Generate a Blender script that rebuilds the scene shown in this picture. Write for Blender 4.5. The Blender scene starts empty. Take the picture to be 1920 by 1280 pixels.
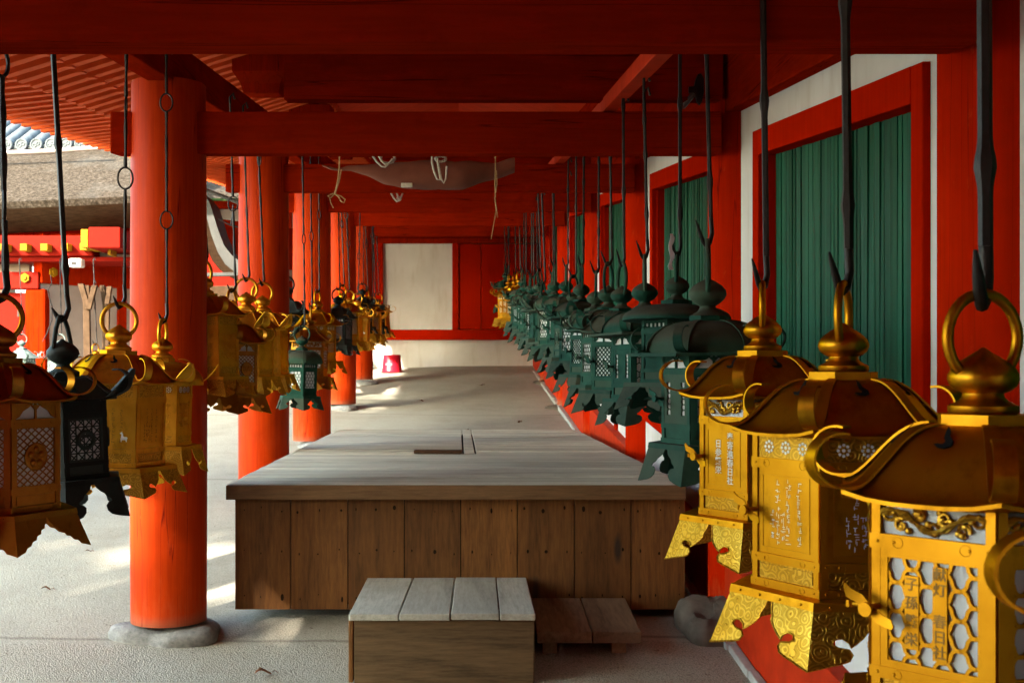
import bpy, bmesh, math, random
from mathutils import Vector, Matrix
R_ = math.radians
C = bpy.context.scene.collection
SC = bpy.context.scene
random.seed(7)

# ------------------------------------------------------------------ geometry of the place
F = 2160.0            # focal length in photo pixels
K = 0.0995            # the corridor and court climb away from the camera at this slope
EYE = 1.6
def P(px, py, Y):                       # a photo pixel at distance Y -> world
    return Vector(((px-860)*Y/F, Y, EYE-(py-695)*Y/F))
def S(x, y, zf):                        # height above the sloping ground -> world
    return (x, y, zf + K*y)
def WX(y):                              # the plaster wall on the right
    return 1.2 - 0.0065*(y-4.9)

# ------------------------------------------------------------------ mesh builder
class MB:
    def __init__(s):
        s.v = []; s.f = []; s.mi = []; s.cur = 0
    def face(s, idx):
        s.f.append(idx); s.mi.append(s.cur)
    def hexa(s, pts):                   # 8 corners: bottom 4 ccw, top 4 ccw
        b = len(s.v); s.v += [tuple(p) for p in pts]
        for q in ((3,2,1,0),(4,5,6,7),(0,1,5,4),(1,2,6,5),(2,3,7,6),(3,0,4,7)):
            s.face(tuple(b+i for i in q))
    def box(s, x0,x1,y0,y1,z0,z1, M=None):
        pts = [(x0,y0,z0),(x1,y0,z0),(x1,y1,z0),(x0,y1,z0),(x0,y0,z1),(x1,y0,z1),(x1,y1,z1),(x0,y1,z1)]
        if M: pts = [M @ Vector(p) for p in pts]
        s.hexa(pts)
    def sbox(s, x0,x1,y0,y1,z0,z1):     # box that follows the slope
        s.hexa([S(x0,y0,z0),S(x1,y0,z0),S(x1,y1,z0),S(x0,y1,z0),S(x0,y0,z1),S(x1,y0,z1),S(x1,y1,z1),S(x0,y1,z1)])
    def wbox(s, d0,d1,y0,y1,z0,z1):     # box on the right wall, slope following
        f = lambda d,y,z: S(WX(y)+d, y, z)
        s.hexa([f(d0,y0,z0),f(d1,y0,z0),f(d1,y1,z0),f(d0,y1,z0),f(d0,y0,z1),f(d1,y0,z1),f(d1,y1,z1),f(d0,y1,z1)])
    def rings(s, rings, cap0=True, cap1=True, closed=True):
        b = len(s.v); n = len(rings[0])
        for r in rings: s.v += [tuple(p) for p in r]
        for i in range(len(rings)-1):
            for j in range(n if closed else n-1):
                k = (j+1) % n
                s.face((b+i*n+j, b+i*n+k, b+(i+1)*n+k, b+(i+1)*n+j))
        if cap0: s.face(tuple(b+j for j in reversed(range(n))))
        if cap1: s.face(tuple(b+(len(rings)-1)*n+j for j in range(n)))
    def frustum(s, n, R0, z0, R1, z1, a0=0.0, c=(0,0)):
        mk = lambda R,z: [(c[0]+R*math.cos(a0+2*math.pi*k/n), c[1]+R*math.sin(a0+2*math.pi*k/n), z) for k in range(n)]
        s.rings([mk(R0,z0), mk(R1,z1)])
    def lathe(s, prof, n=24, c=(0,0,0), cap=True):
        rs = [[(c[0]+r*math.cos(2*math.pi*k/n), c[1]+r*math.sin(2*math.pi*k/n), c[2]+z) for k in range(n)] for r,z in prof]
        s.rings(rs, cap, cap)
    def tube(s, path, rad, n=8, closed=False, flat=1.0, up=None):
        path = [Vector(p) for p in path]; m = len(path); rs = []
        prev = None
        for i,p in enumerate(path):
            if closed: t = path[(i+1)%m]-path[(i-1)%m]
            else: t = path[min(i+1,m-1)]-path[max(i-1,0)]
            if t.length < 1e-9: t = Vector((0,0,1))
            t.normalize()
            if prev is None:
                a = Vector(up) if up else (Vector((0,0,1)) if abs(t.z)<.9 else Vector((1,0,0)))
                u = t.cross(a).normalized()
            else:
                u = prev - t*prev.dot(t)
                u = u.normalized() if u.length>1e-6 else t.orthogonal().normalized()
            prev = u; w = t.cross(u)
            r = rad[i] if isinstance(rad,(list,tuple)) else rad
            rs.append([p+u*(r*math.cos(2*math.pi*k/n))+w*(r*flat*math.sin(2*math.pi*k/n)) for k in range(n)])
        if closed: rs.append(rs[0]); s.rings(rs, False, False)
        else: s.rings(rs)
    def strip(s, path, widths, wdir, th):   # flat band: path points, half widths, width direction, thickness
        path = [Vector(p) for p in path]; wdir = Vector(wdir).normalized(); rs=[]
        m = len(path)
        for i,p in enumerate(path):
            t = path[min(i+1,m-1)]-path[max(i-1,0)]; t.normalize()
            nn = t.cross(wdir).normalized(); w = widths[i] if isinstance(widths,(list,tuple)) else widths
            rs.append([p-wdir*w-nn*th/2, p+wdir*w-nn*th/2, p+wdir*w+nn*th/2, p-wdir*w+nn*th/2])
        s.rings(rs)
    def prism(s, poly, fr, th, off=0.0):    # 2d outline in frame fr=(O,U,V,N); solid from off to off+th along N
        O,U,V,N = fr; n = len(poly); b = len(s.v)
        ar = sum(poly[i][0]*poly[(i+1)%n][1]-poly[(i+1)%n][0]*poly[i][1] for i in range(n))
        if ar < 0: poly = list(reversed(poly))
        for o in (off, off+th):
            s.v += [tuple(O+U*a+V*c+N*o) for a,c in poly]
        s.face(tuple(b+i for i in reversed(range(n)))); s.face(tuple(b+n+i for i in range(n)))
        for i in range(n):
            k=(i+1)%n; s.face((b+i,b+k,b+n+k,b+n+i))
    def bar(s, p, q, w, fr, th, off=0.0):   # a straight bar between two 2d points in a frame
        d = (q[0]-p[0], q[1]-p[1]); L = math.hypot(*d)
        if L < 1e-6: return
        nx,ny = -d[1]/L*w/2, d[0]/L*w/2
        s.prism([(p[0]+nx,p[1]+ny),(p[0]-nx,p[1]-ny),(q[0]-nx,q[1]-ny),(q[0]+nx,q[1]+ny)], fr, th, off)
    def add_mesh(s, me, fr, sc, ox, oy, off):
        O,U,V,N = fr; b=len(s.v)
        s.v += [tuple(O+U*(ox+v.co.x*sc)+V*(oy+v.co.y*sc)+N*(off+v.co.z*sc)) for v in me.vertices]
        for p in me.polygons: s.face(tuple(b+i for i in p.vertices))
    def merge(s, o, M=None):
        b=len(s.v); s.v += [tuple(M@Vector(v)) if M else v for v in o.v]
        for f in o.f: s.face(tuple(b+i for i in f))
    def build(s, name, mats, parent=None, smooth=None, bevel=0, loc=None, recalc=True):
        me = bpy.data.meshes.new(name)
        me.from_pydata(s.v, [], s.f)
        if not isinstance(mats,(list,tuple)): mats=[mats]
        for m in mats: me.materials.append(m)
        if len(mats)>1: me.polygons.foreach_set('material_index', s.mi)
        if recalc:
            bm=bmesh.new(); bm.from_mesh(me); bmesh.ops.recalc_face_normals(bm, faces=bm.faces[:]); bm.to_mesh(me); bm.free()
        if smooth is not None:
            me.shade_smooth(); me.set_sharp_from_angle(angle=R_(smooth))
        me.update()
        o = bpy.data.objects.new(name, me); C.objects.link(o)
        if parent is not None: o.parent = parent
        if loc is not None: o.location = loc
        if bevel:
            md=o.modifiers.new('edge','BEVEL'); md.width=bevel; md.segments=2; md.limit_method='ANGLE'; md.angle_limit=R_(50)
        return o

def tag(o, label=None, cat=None, group=None, kind=None):
    if label: o['label']=label
    if cat: o['category']=cat
    if group: o['group']=group
    if kind: o['kind']=kind
    return o
def empty(name, loc=(0,0,0), rz=0, label=None, cat=None, group=None):
    o=bpy.data.objects.new(name,None); C.objects.link(o); o.location=loc; o.rotation_euler=(0,0,rz); o.empty_display_size=.05
    return tag(o,label,cat,group)
def copy_tree(o, parent=None):
    c=o.copy(); C.objects.link(c)
    if parent is not None: c.parent=parent
    for ch in o.children: copy_tree(ch,c)
    return c
_txt={}
def text_mesh(body, extrude=.02, bold=0.0):
    k=(body,extrude,bold)
    if k not in _txt:
        cu=bpy.data.curves.new('glyph','FONT'); cu.body=body; cu.size=1; cu.extrude=extrude; cu.offset=bold
        cu.align_x='CENTER'; cu.align_y='CENTER'; cu.resolution_u=2
        ob=bpy.data.objects.new('glyph',cu); C.objects.link(ob)
        bpy.context.view_layer.update()
        me=bpy.data.meshes.new_from_object(ob.evaluated_get(bpy.context.evaluated_depsgraph_get()))
        bpy.data.objects.remove(ob); bpy.data.curves.remove(cu); _txt[k]=me
    return _txt[k]

# ------------------------------------------------------------------ materials
def mat(name, build):
    m=bpy.data.materials.new(name); m.use_nodes=True; nt=m.node_tree
    b=nt.nodes['Principled BSDF']; build(nt,b); return m
def N(nt,t,**k):
    n=nt.nodes.new(t)
    for a,v in k.items():
        if a.startswith('i_'):
            key=a[2:].replace('_',' ')
            n.inputs[key].default_value=v
        else: setattr(n,a,v)
    return n
def L(nt,a,b): nt.links.new(a,b)
def coords(nt, kind='Object', scale=(1,1,1), rot=(0,0,0)):
    tc=N(nt,'ShaderNodeTexCoord'); mp=N(nt,'ShaderNodeMapping')
    if kind=='World':
        g=N(nt,'ShaderNodeNewGeometry'); L(nt,g.outputs['Position'],mp.inputs[0])
    else: L(nt,tc.outputs[kind],mp.inputs[0])
    mp.inputs['Scale'].default_value=scale; mp.inputs['Rotation'].default_value=rot
    return mp.outputs[0]
def noise(nt, vec, scale, detail=4, rough=.55, dist=0):
    n=N(nt,'ShaderNodeTexNoise'); n.inputs['Scale'].default_value=scale; n.inputs['Detail'].default_value=detail
    n.inputs['Roughness'].default_value=rough; n.inputs['Distortion'].default_value=dist
    L(nt,vec,n.inputs['Vector']); return n.outputs['Fac']
def ramp(nt, fac, stops):
    r=N(nt,'ShaderNodeValToRGB'); e=r.color_ramp.elements
    while len(e)<len(stops): e.new(.5)
    for k,(p,c) in enumerate(stops):
        e[k].position=p; e[k].color=(*c,1) if len(c)==3 else c
    L(nt,fac,r.inputs[0]); return r.outputs[0]
def mixc(nt, fac, a, b, mode='MIX'):
    m=N(nt,'ShaderNodeMix',data_type='RGBA',blend_type=mode)
    for inp,v in ((m.inputs[0],fac),(m.inputs[6],a),(m.inputs[7],b)):
        if hasattr(v,'is_linked') or hasattr(v,'links'): L(nt,v,inp)
        elif isinstance(v,(int,float)): inp.default_value=v
        else: inp.default_value=(*v,1)
    return m.outputs[2]
def bump(nt, b, h, strength=.3, dist=.01):
    n=N(nt,'ShaderNodeBump'); n.inputs['Strength'].default_value=strength; n.inputs['Distance'].default_value=dist
    L(nt,h,n.inputs['Height']); L(nt,n.outputs[0],b.inputs['Normal'])
def simple(name, col, rough=.6, metal=0.0, var=.15, scale=12, bmp=.15):
    def f(nt,b):
        v=coords(nt,'World'); n=noise(nt,v,scale,5)
        L(nt,ramp(nt,n,[(.3,tuple(c*(1-var) for c in col)),(.7,tuple(min(1,c*(1+var)) for c in col))]),b.inputs['Base Color'])
        b.inputs['Roughness'].default_value=rough; b.inputs['Metallic'].default_value=metal
        if not metal and rough>.55: b.inputs['Specular IOR Level'].default_value=0.06
        if bmp: bump(nt,b,noise(nt,v,scale*6,4),bmp,.003)
    return mat(name,f)

def _verm(wear_bounce,sc=(9,9,.55)):
    def f(nt,b):
        v=coords(nt,'World'); vs=coords(nt,'World',sc)
        big=noise(nt,v,1.7,5); grain=noise(nt,vs,7,6,.6)
        c=ramp(nt,big,[(.3,(.205,.0085,.0007)),(.7,(.275,.0135,.0010))])
        c=mixc(nt,.22,c,ramp(nt,grain,[(.35,(.13,.0030,.0006)),(.65,(.29,.013,.0022))]))
        if wear_bounce is False:
            cr=N(nt,'ShaderNodeTexNoise'); cr.inputs['Scale'].default_value=1.9; cr.inputs['Detail'].default_value=3
            L(nt,coords(nt,'World',tuple(7 if q>1 else .14 for q in sc)),cr.inputs['Vector'])
            c=mixc(nt,ramp(nt,cr.outputs['Fac'],[(.492,(0,0,0)),(.5,(.8,.8,.8)),(.508,(0,0,0))]),c,(.05,.002,.001))
            c=mixc(nt,ramp(nt,noise(nt,coords(nt,'World',tuple(6 if q>1 else 1.2 for q in sc)),3,8,.72),[(.5,(0,0,0)),(.74,(.7,.7,.7))]),c,(.36,.014,.0025))
            c=mixc(nt,ramp(nt,noise(nt,v,4.5,7,.7),[(.55,(0,0,0)),(.78,(.6,.6,.6))]),c,(.10,.004,.001))
        if wear_bounce==2: c=mixc(nt,1.0,c,(1.6,.9,.7),'MULTIPLY')
        if wear_bounce in (True,3):
            c=mixc(nt,1.0,c,(1.95,3.3,1.3) if wear_bounce is True else (1.75,1.15,.8),'MULTIPLY')
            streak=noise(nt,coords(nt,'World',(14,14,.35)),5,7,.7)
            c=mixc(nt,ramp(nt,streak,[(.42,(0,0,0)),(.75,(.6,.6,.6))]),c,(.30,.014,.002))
            c=mixc(nt,ramp(nt,noise(nt,v,3.3,7,.7),[(.55,(0,0,0)),(.75,(.55,.55,.55))]),c,(.50,.055,.011) if wear_bounce is True else (.42,.022,.005))
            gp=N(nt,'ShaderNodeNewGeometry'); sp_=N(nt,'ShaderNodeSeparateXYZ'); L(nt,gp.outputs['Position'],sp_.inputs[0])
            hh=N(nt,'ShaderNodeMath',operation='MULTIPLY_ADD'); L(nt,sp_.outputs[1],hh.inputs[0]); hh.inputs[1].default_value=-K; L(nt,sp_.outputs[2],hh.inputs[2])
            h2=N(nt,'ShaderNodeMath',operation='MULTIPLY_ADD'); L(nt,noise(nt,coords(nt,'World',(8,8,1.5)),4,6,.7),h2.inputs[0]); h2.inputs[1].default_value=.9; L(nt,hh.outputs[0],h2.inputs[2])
            c=mixc(nt,ramp(nt,h2.outputs[0],[(.42,(.85,.85,.85)),(.66,(0,0,0))]),c,(.46,.065,.016))  # worn patches, with ground bounce painted in as lighter orange toward the foot
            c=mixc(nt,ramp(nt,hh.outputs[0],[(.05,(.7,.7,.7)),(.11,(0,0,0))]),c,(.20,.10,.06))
            cr=N(nt,'ShaderNodeTexNoise'); cr.inputs['Scale'].default_value=2.1; cr.inputs['Detail'].default_value=3
            L(nt,coords(nt,'World',(7,7,.16)),cr.inputs['Vector'])
            m=ramp(nt,cr.outputs['Fac'],[(.494,(0,0,0)),(.5,(1,1,1)),(.506,(0,0,0))])
            c=mixc(nt,m,c,(.16,.006,.003))
            scuff=ramp(nt,noise(nt,coords(nt,'World',(5,5,2.2)),6,8,.7),[(.60,(0,0,0)),(.72,(.5,.5,.5))])
            c=mixc(nt,scuff,c,(.52,.06,.016))
        L(nt,c,b.inputs['Base Color'])
        L(nt,ramp(nt,grain,[(.3,(.42,)*3),(.7,(.58,)*3)]),b.inputs['Roughness'])
        b.inputs['Specular IOR Level'].default_value=0.0 if wear_bounce is not True else .05
        bump(nt,b,grain,.12,.004)
    return f
M={}
M['red']=mat('vermilion_paint',_verm(False))
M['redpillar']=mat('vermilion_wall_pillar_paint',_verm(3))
M['redx']=mat('vermilion_paint_cross',_verm(False,(.55,9,9)))
M['redy']=mat('vermilion_paint_long',_verm(False,(9,.55,9)))
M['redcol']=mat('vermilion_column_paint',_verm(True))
M['rafter']=simple('bounce_lit_rafter_paint',(.50,.070,.014),.75,0,.16,8,.1)  # lighter orange paints the ground's bounce light into the rafters
M['redwall']=mat('bright_vermilion_trim',_verm(2))
M['redboard']=simple('faded_vermilion_board',(.42,.026,.005),.6,0,.2,9,.15)
def _plaster(nt,b):
    v=coords(nt,'World'); a=noise(nt,v,2.2,6); f=noise(nt,v,60,4); st=noise(nt,coords(nt,'World',(4,4,.7)),2.5,5)
    c=ramp(nt,a,[(.3,(.53,.515,.49)),(.7,(.65,.645,.63))])
    c=mixc(nt,ramp(nt,st,[(.52,(0,0,0)),(.76,(.5,.5,.5))]),c,(.40,.34,.28))
    L(nt,c,b.inputs['Base Color']); b.inputs['Roughness'].default_value=.85; bump(nt,b,f,.2,.003)
M['plaster']=mat('white_plaster',_plaster)
def _green(nt,b):
    g=N(nt,'ShaderNodeNewGeometry'); vs=coords(nt,'World',(20,20,.8)); n=noise(nt,vs,5,6)
    c=ramp(nt,n,[(.3,(.0025,.032,.016)),(.7,(.006,.070,.038))])
    c=mixc(nt,ramp(nt,g.outputs['Random Per Island'],[(0,(0,0,0)),(1,(.8,.8,.8))]),c,(.013,.11,.06)); b.inputs['Specular IOR Level'].default_value=.12
    L(nt,c,b.inputs['Base Color']); b.inputs['Roughness'].default_value=.5; bump(nt,b,n,.25,.004)
M['green']=mat('green_slat_paint',_green)
def _gold(base, lo, rough, eng=0.0):
    def f(nt,b):
        v=coords(nt,'Object'); n=noise(nt,v,9,5); fine=noise(nt,coords(nt,'Object',(1,1,1)),160,3)
        c=ramp(nt,n,[(.3,lo),(.65,base)])
        tn=noise(nt,coords(nt,'Object',(1,1,.6)),22,6,.7); c=mixc(nt,ramp(nt,tn,[(.52,(0,0,0)),(.74,(.62,.62,.62))]),c,tuple(x*.38 for x in lo))
        L(nt,c,b.inputs['Base Color']); b.inputs['Metallic'].default_value=1; b.inputs['Specular Tint'].default_value=(.85,.55,.12,1)
        L(nt,ramp(nt,n,[(.3,(rough+.12,)*3),(.7,(rough-.05,)*3)]),b.inputs['Roughness'])
        if eng:
            wz=N(nt,'ShaderNodeTexNoise'); wz.inputs['Scale'].default_value=30; L(nt,v,wz.inputs['Vector']); wa=N(nt,'ShaderNodeVectorMath',operation='MULTIPLY_ADD'); L(nt,wz.outputs['Color'],wa.inputs[0]); wa.inputs[1].default_value=(.016,)*3; L(nt,v,wa.inputs[2])
            w=N(nt,'ShaderNodeTexVoronoi'); w.inputs['Scale'].default_value=46
            L(nt,wa.outputs[0],w.inputs['Vector'])
            m1=N(nt,'ShaderNodeMath',operation='MULTIPLY'); L(nt,w.outputs['Distance'],m1.inputs[0]); m1.inputs[1].default_value=24
            mx=N(nt,'ShaderNodeMath',operation='SINE'); L(nt,m1.outputs[0],mx.inputs[0])
            hgt=ramp(nt,mx.outputs[0],[(0,(0,0,0)),(.35,(1,1,1))])
            bump(nt,b,hgt,eng,.0016)
            c2=mixc(nt,ramp(nt,mx.outputs[0],[(0,(.55,.55,.55)),(.25,(0,0,0))]),c,tuple(x*.45 for x in lo))
            L(nt,c2,b.inputs['Base Color'])
        else: bump(nt,b,fine,.05,.002)
    return f
M['gold']=mat('polished_gilt_brass',_gold((.46,.21,.010),(.34,.135,.005),.38))
M['goldeng']=mat('engraved_gilt_brass',_gold((.58,.34,.045),(.42,.20,.015),.36,.75))
M['bronze']=mat('brown_gilt_bronze',_gold((.40,.175,.025),(.28,.105,.014),.40))
M['bronzeeng']=mat('engraved_brown_bronze',_gold((.40,.18,.03),(.28,.11,.016),.40,.2))
def _verd(side, top, rough=.7):
    def f(nt,b):
        oi=N(nt,'ShaderNodeObjectInfo')
        g=N(nt,'ShaderNodeNewGeometry'); sx=N(nt,'ShaderNodeSeparateXYZ'); L(nt,g.outputs['Normal'],sx.inputs[0])
        v=coords(nt,'World'); n=noise(nt,v,14,6,.65)
        c=ramp(nt,n,[(.3,tuple(x*.6 for x in side)),(.55,side),(.75,tuple(min(1,x*1.5) for x in side))])
        t=ramp(nt,n,[(.3,tuple(x*.7 for x in top)),(.7,top)])
        ad=N(nt,'ShaderNodeMath',operation='MULTIPLY_ADD'); L(nt,n,ad.inputs[0]); ad.inputs[1].default_value=.5; L(nt,sx.outputs[2],ad.inputs[2])
        m=ramp(nt,ad.outputs[0],[(.35,(0,0,0)),(.75,(1,1,1))])
        c=mixc(nt,ramp(nt,oi.outputs['Random'],[(0,(.45,.45,.45)),(.5,(0,0,0)),(1,(0,0,0))]),c,tuple(x*.35 for x in side)); c=mixc(nt,ramp(nt,oi.outputs['Random'],[(.55,(0,0,0)),(1,(.55,.55,.55))]),c,tuple(x*1.5 for x in top))
        L(nt,mixc(nt,m,c,t),b.inputs['Base Color']); b.inputs['Roughness'].default_value=rough; b.inputs['Metallic'].default_value=0; b.inputs['Specular IOR Level'].default_value=.2
        bump(nt,b,noise(nt,v,80,4),.25,.003)
    return f
M['verd']=mat('dark_green_patina',_verd((.004,.050,.032),(.044,.047,.030),.82))
M['black']=mat('blackened_bronze',_verd((.006,.010,.009),(.03,.045,.042),.6))
M['pale']=mat('pale_green_patina',_verd((.065,.10,.09),(.12,.155,.145)))
M['iron']=simple('black_wrought_iron',(.018,.015,.014),.5,.6,.4,30,.3)
def _paper(nt,b):
    b.inputs['Base Color'].default_value=(.78,.79,.80,1); b.inputs['Roughness'].default_value=.7
    t=N(nt,'ShaderNodeBsdfTranslucent'); t.inputs[0].default_value=(.75,.76,.78,1)
    mx=N(nt,'ShaderNodeMixShader'); mx.inputs[0].default_value=.35
    L(nt,b.outputs[0],mx.inputs[1]); L(nt,t.outputs[0],mx.inputs[2]); L(nt,mx.outputs[0],nt.nodes['Material Output'].inputs[0])
M['paper']=mat('white_lantern_paper',_paper)
M['dark']=simple('painted_recess_shade',(.006,.006,.006),.9,0,.1,5,0)  # near-black colour that paints shade into gaps and vents
def _wood(dark, light, axis, knots=True, gscale=1.0):
    sc={'x':(.10,1,1),'y':(1,.10,1),'z':(1,1,.10)}[axis]
    def f(nt,b):
        g=N(nt,'ShaderNodeNewGeometry'); off=N(nt,'ShaderNodeVectorMath',operation='MULTIPLY_ADD')
        cm=N(nt,'ShaderNodeCombineXYZ')
        for k in range(3): L(nt,g.outputs['Random Per Island'],cm.inputs[k])
        L(nt,cm.outputs[0],off.inputs[0]); off.inputs[1].default_value=(13.1,7.7,9.3)
        tc=N(nt,'ShaderNodeNewGeometry'); L(nt,tc.outputs['Position'],off.inputs[2])
        mp=N(nt,'ShaderNodeMapping'); mp.inputs['Scale'].default_value=sc; L(nt,off.outputs[0],mp.inputs[0]); v=mp.outputs[0]
        wob=N(nt,'ShaderNodeTexNoise'); wob.inputs['Scale'].default_value=2.2; wob.inputs['Detail'].default_value=2; L(nt,v,wob.inputs['Vector'])
        rings=N(nt,'ShaderNodeMath',operation='MULTIPLY'); L(nt,wob.outputs['Fac'],rings.inputs[0]); rings.inputs[1].default_value=46*gscale
        sn=N(nt,'ShaderNodeMath',operation='SINE'); L(nt,rings.outputs[0],sn.inputs[0])
        s01=N(nt,'ShaderNodeMath',operation='MULTIPLY_ADD'); L(nt,sn.outputs[0],s01.inputs[0]); s01.inputs[1].default_value=.5; s01.inputs[2].default_value=.5
        fib=noise(nt,mp.outputs[0],70,6,.7)
        c=ramp(nt,fib,[(.34,tuple(x*.8 for x in dark)),(.62,light)])
        c=mixc(nt,.30,c,ramp(nt,s01.outputs[0],[(0,tuple(x*.55 for x in dark)),(.45,light),(1,tuple(min(1,x*1.1) for x in light))]))
        c=mixc(nt,ramp(nt,g.outputs['Random Per Island'],[(0,(0,0,0)),(1,(.5,.5,.5))]),c,tuple(x*.6 for x in dark))
        blot=noise(nt,tc.outputs['Position'],2.3,6,.6)
        c=mixc(nt,ramp(nt,blot,[(.55,(0,0,0)),(.8,(.55,.55,.55))]),c,tuple(x*.5 for x in dark))
        if knots:
            ms={'x':(.28,1,1),'y':(1,.28,1),'z':(1,1,.28)}[axis]
            m2=N(nt,'ShaderNodeMapping'); m2.inputs['Scale'].default_value=ms; L(nt,off.outputs[0],m2.inputs[0])
            vo=N(nt,'ShaderNodeTexVoronoi'); vo.inputs['Scale'].default_value=7.5; L(nt,m2.outputs[0],vo.inputs['Vector'])
            kc=N(nt,'ShaderNodeSeparateColor'); L(nt,vo.outputs['Color'],kc.inputs[0])
            pick=N(nt,'ShaderNodeMath',operation='GREATER_THAN'); L(nt,kc.outputs[0],pick.inputs[0]); pick.inputs[1].default_value=.60
            kn=ramp(nt,vo.outputs['Distance'],[(.07,(1,1,1)),(.17,(0,0,0))])
            kk=N(nt,'ShaderNodeMix',data_type='RGBA',blend_type='MULTIPLY'); kk.inputs[0].default_value=1
            L(nt,kn,kk.inputs[6]); L(nt,pick.outputs[0],kk.inputs[7])
            c=mixc(nt,kk.outputs[2],c,(.030,.017,.010))
        L(nt,c,b.inputs['Base Color']); b.inputs['Roughness'].default_value=.72
        b.inputs['Specular IOR Level'].default_value=.25
        bump(nt,b,fib,.3,.003)
    return f
M['woodv']=mat('brown_cedar_upright',_wood((.085,.031,.006),(.20,.082,.018),'z'))
M['woodx']=mat('grey_cedar_deck',_wood((.40,.38,.30),(.60,.575,.475),'x',False))
M['woodfr']=mat('brown_cedar_rail',_wood((.085,.042,.017),(.17,.09,.038),'x',False))
M['woody']=mat('grey_cedar_step',_wood((.36,.345,.28),(.54,.52,.44),'y',False,.7))
M['woodstep']=mat('tan_cedar_step_side',_wood((.085,.050,.021),(.17,.105,.048),'x',False))
M['wooddark']=mat('dark_cedar_board',_wood((.14,.085,.045),(.27,.175,.10),'y',False))
M['stain']=simple('black_nail_stain',(.020,.011,.006),1,0,.3,20,0)
M['slot']=simple('dark_wood_handle',(.05,.025,.014),.7,0,.3,20,.1)
def _ground(nt,b):
    g=N(nt,'ShaderNodeNewGeometry'); p=g.outputs['Position']
    sx=N(nt,'ShaderNodeSeparateXYZ'); L(nt,p,sx.inputs[0])
    big=noise(nt,p,.9,6,.6); mid=noise(nt,p,5,6,.6); fine=noise(nt,p,110,3,.6); grit=noise(nt,p,240,2,.5)
    c=ramp(nt,big,[(.3,(.29,.275,.22)),(.7,(.365,.35,.29))])
    c=mixc(nt,.35,c,ramp(nt,mid,[(.3,(.24,.225,.18)),(.7,(.40,.385,.32))]))
    c=mixc(nt,.30,c,ramp(nt,fine,[(.35,(.16,.145,.115)),(.65,(.47,.45,.38))]))
    # exposed aggregate strip in front, smoother trodden ground beyond
    wob=N(nt,'ShaderNodeMath',operation='MULTIPLY_ADD'); L(nt,mid,wob.inputs[0]); wob.inputs[1].default_value=.12; L(nt,sx.outputs[1],wob.inputs[2])
    agg=ramp(nt,wob.outputs[0],[(0,(1,1,1)),(.001,(1,1,1))])
    near=N(nt,'ShaderNodeMath',operation='LESS_THAN'); L(nt,wob.outputs[0],near.inputs[0]); near.inputs[1].default_value=4.86
    vo=N(nt,'ShaderNodeTexVoronoi'); vo.inputs['Scale'].default_value=150; L(nt,p,vo.inputs['Vector'])
    peb=ramp(nt,vo.outputs['Distance'],[(.15,(.42,.395,.33)),(.55,(.29,.27,.22)),(.8,(.15,.135,.105))])
    kk=N(nt,'ShaderNodeMath',operation='MULTIPLY'); L(nt,near.outputs[0],kk.inputs[0]); kk.inputs[1].default_value=.6
    c=mixc(nt,kk.outputs[0],c,peb)
    spk=noise(nt,p,38,2,.5)
    c=mixc(nt,ramp(nt,spk,[(.70,(0,0,0)),(.74,(.7,.7,.7))]),c,(.10,.065,.04))
    jl=N(nt,'ShaderNodeMath',operation='MULTIPLY_ADD'); L(nt,mid,jl.inputs[0]); jl.inputs[1].default_value=.05; L(nt,sx.outputs[1],jl.inputs[2])
    for yj in (11.75,8.3,4.885):
        df=N(nt,'ShaderNodeMath',operation='SUBTRACT'); L(nt,jl.outputs[0],df.inputs[0]); df.inputs[1].default_value=yj
        ab=N(nt,'ShaderNodeMath',operation='ABSOLUTE'); L(nt,df.outputs[0],ab.inputs[0])
        c=mixc(nt,ramp(nt,ab.outputs[0],[(.006,(.6,.6,.6)),(.022,(0,0,0))]),c,(.12,.10,.08))
    dirt=noise(nt,p,2.4,7,.7); c=mixc(nt,ramp(nt,dirt,[(.52,(0,0,0)),(.72,(.45,.45,.45))]),c,(.22,.185,.14))
    L(nt,c,b.inputs['Base Color']); b.inputs['Roughness'].default_value=.92; b.inputs['Specular IOR Level'].default_value=.2
    mh=N(nt,'ShaderNodeMath',operation='MULTIPLY_ADD'); L(nt,vo.outputs['Distance'],mh.inputs[0]); L(nt,near.outputs[0],mh.inputs[1]); L(nt,fine,mh.inputs[2])
    bump(nt,b,mh.outputs[0],.55,.008)
M['ground']=mat('pale_packed_earth',_ground)
def _stone(nt,b):
    v=coords(nt,'World'); n=noise(nt,v,7,8,.65); f=noise(nt,v,55,5)
    c=ramp(nt,n,[(.3,(.075,.075,.075)),(.6,(.17,.17,.168)),(.75,(.25,.245,.235))])
    L(nt,mixc(nt,.25,c,ramp(nt,f,[(.3,(.12,.12,.11)),(.7,(.5,.48,.45))])),b.inputs['Base Color'])
    b.inputs['Roughness'].default_value=.9; bump(nt,b,n,.6,.03)
M['stone']=mat('grey_field_stone',_stone)
M['rock']=simple('brown_field_rock',(.105,.088,.070),.9,0,.4,9,.6)
M['kerb']=simple('pale_kerb_stone',(.36,.365,.35),.85,0,.2,14,.3)
def _bark(nt,b):
    v=coords(nt,'World'); n=noise(nt,coords(nt,'World',(1,1,1.0)),26,8,.75); bg=noise(nt,v,1.6,5)
    c=ramp(nt,n,[(.28,(.010,.008,.006)),(.5,(.050,.039,.029)),(.72,(.15,.12,.095))])
    c=mixc(nt,ramp(nt,bg,[(.5,(0,0,0)),(.8,(.6,.6,.6))]),c,(.10,.095,.085))
    L(nt,c,b.inputs['Base Color']); b.inputs['Roughness'].default_value=.95; b.inputs['Specular IOR Level'].default_value=0; bump(nt,b,n,.9,.05)
M['bark']=mat('weathered_cypress_bark',_bark)
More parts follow.
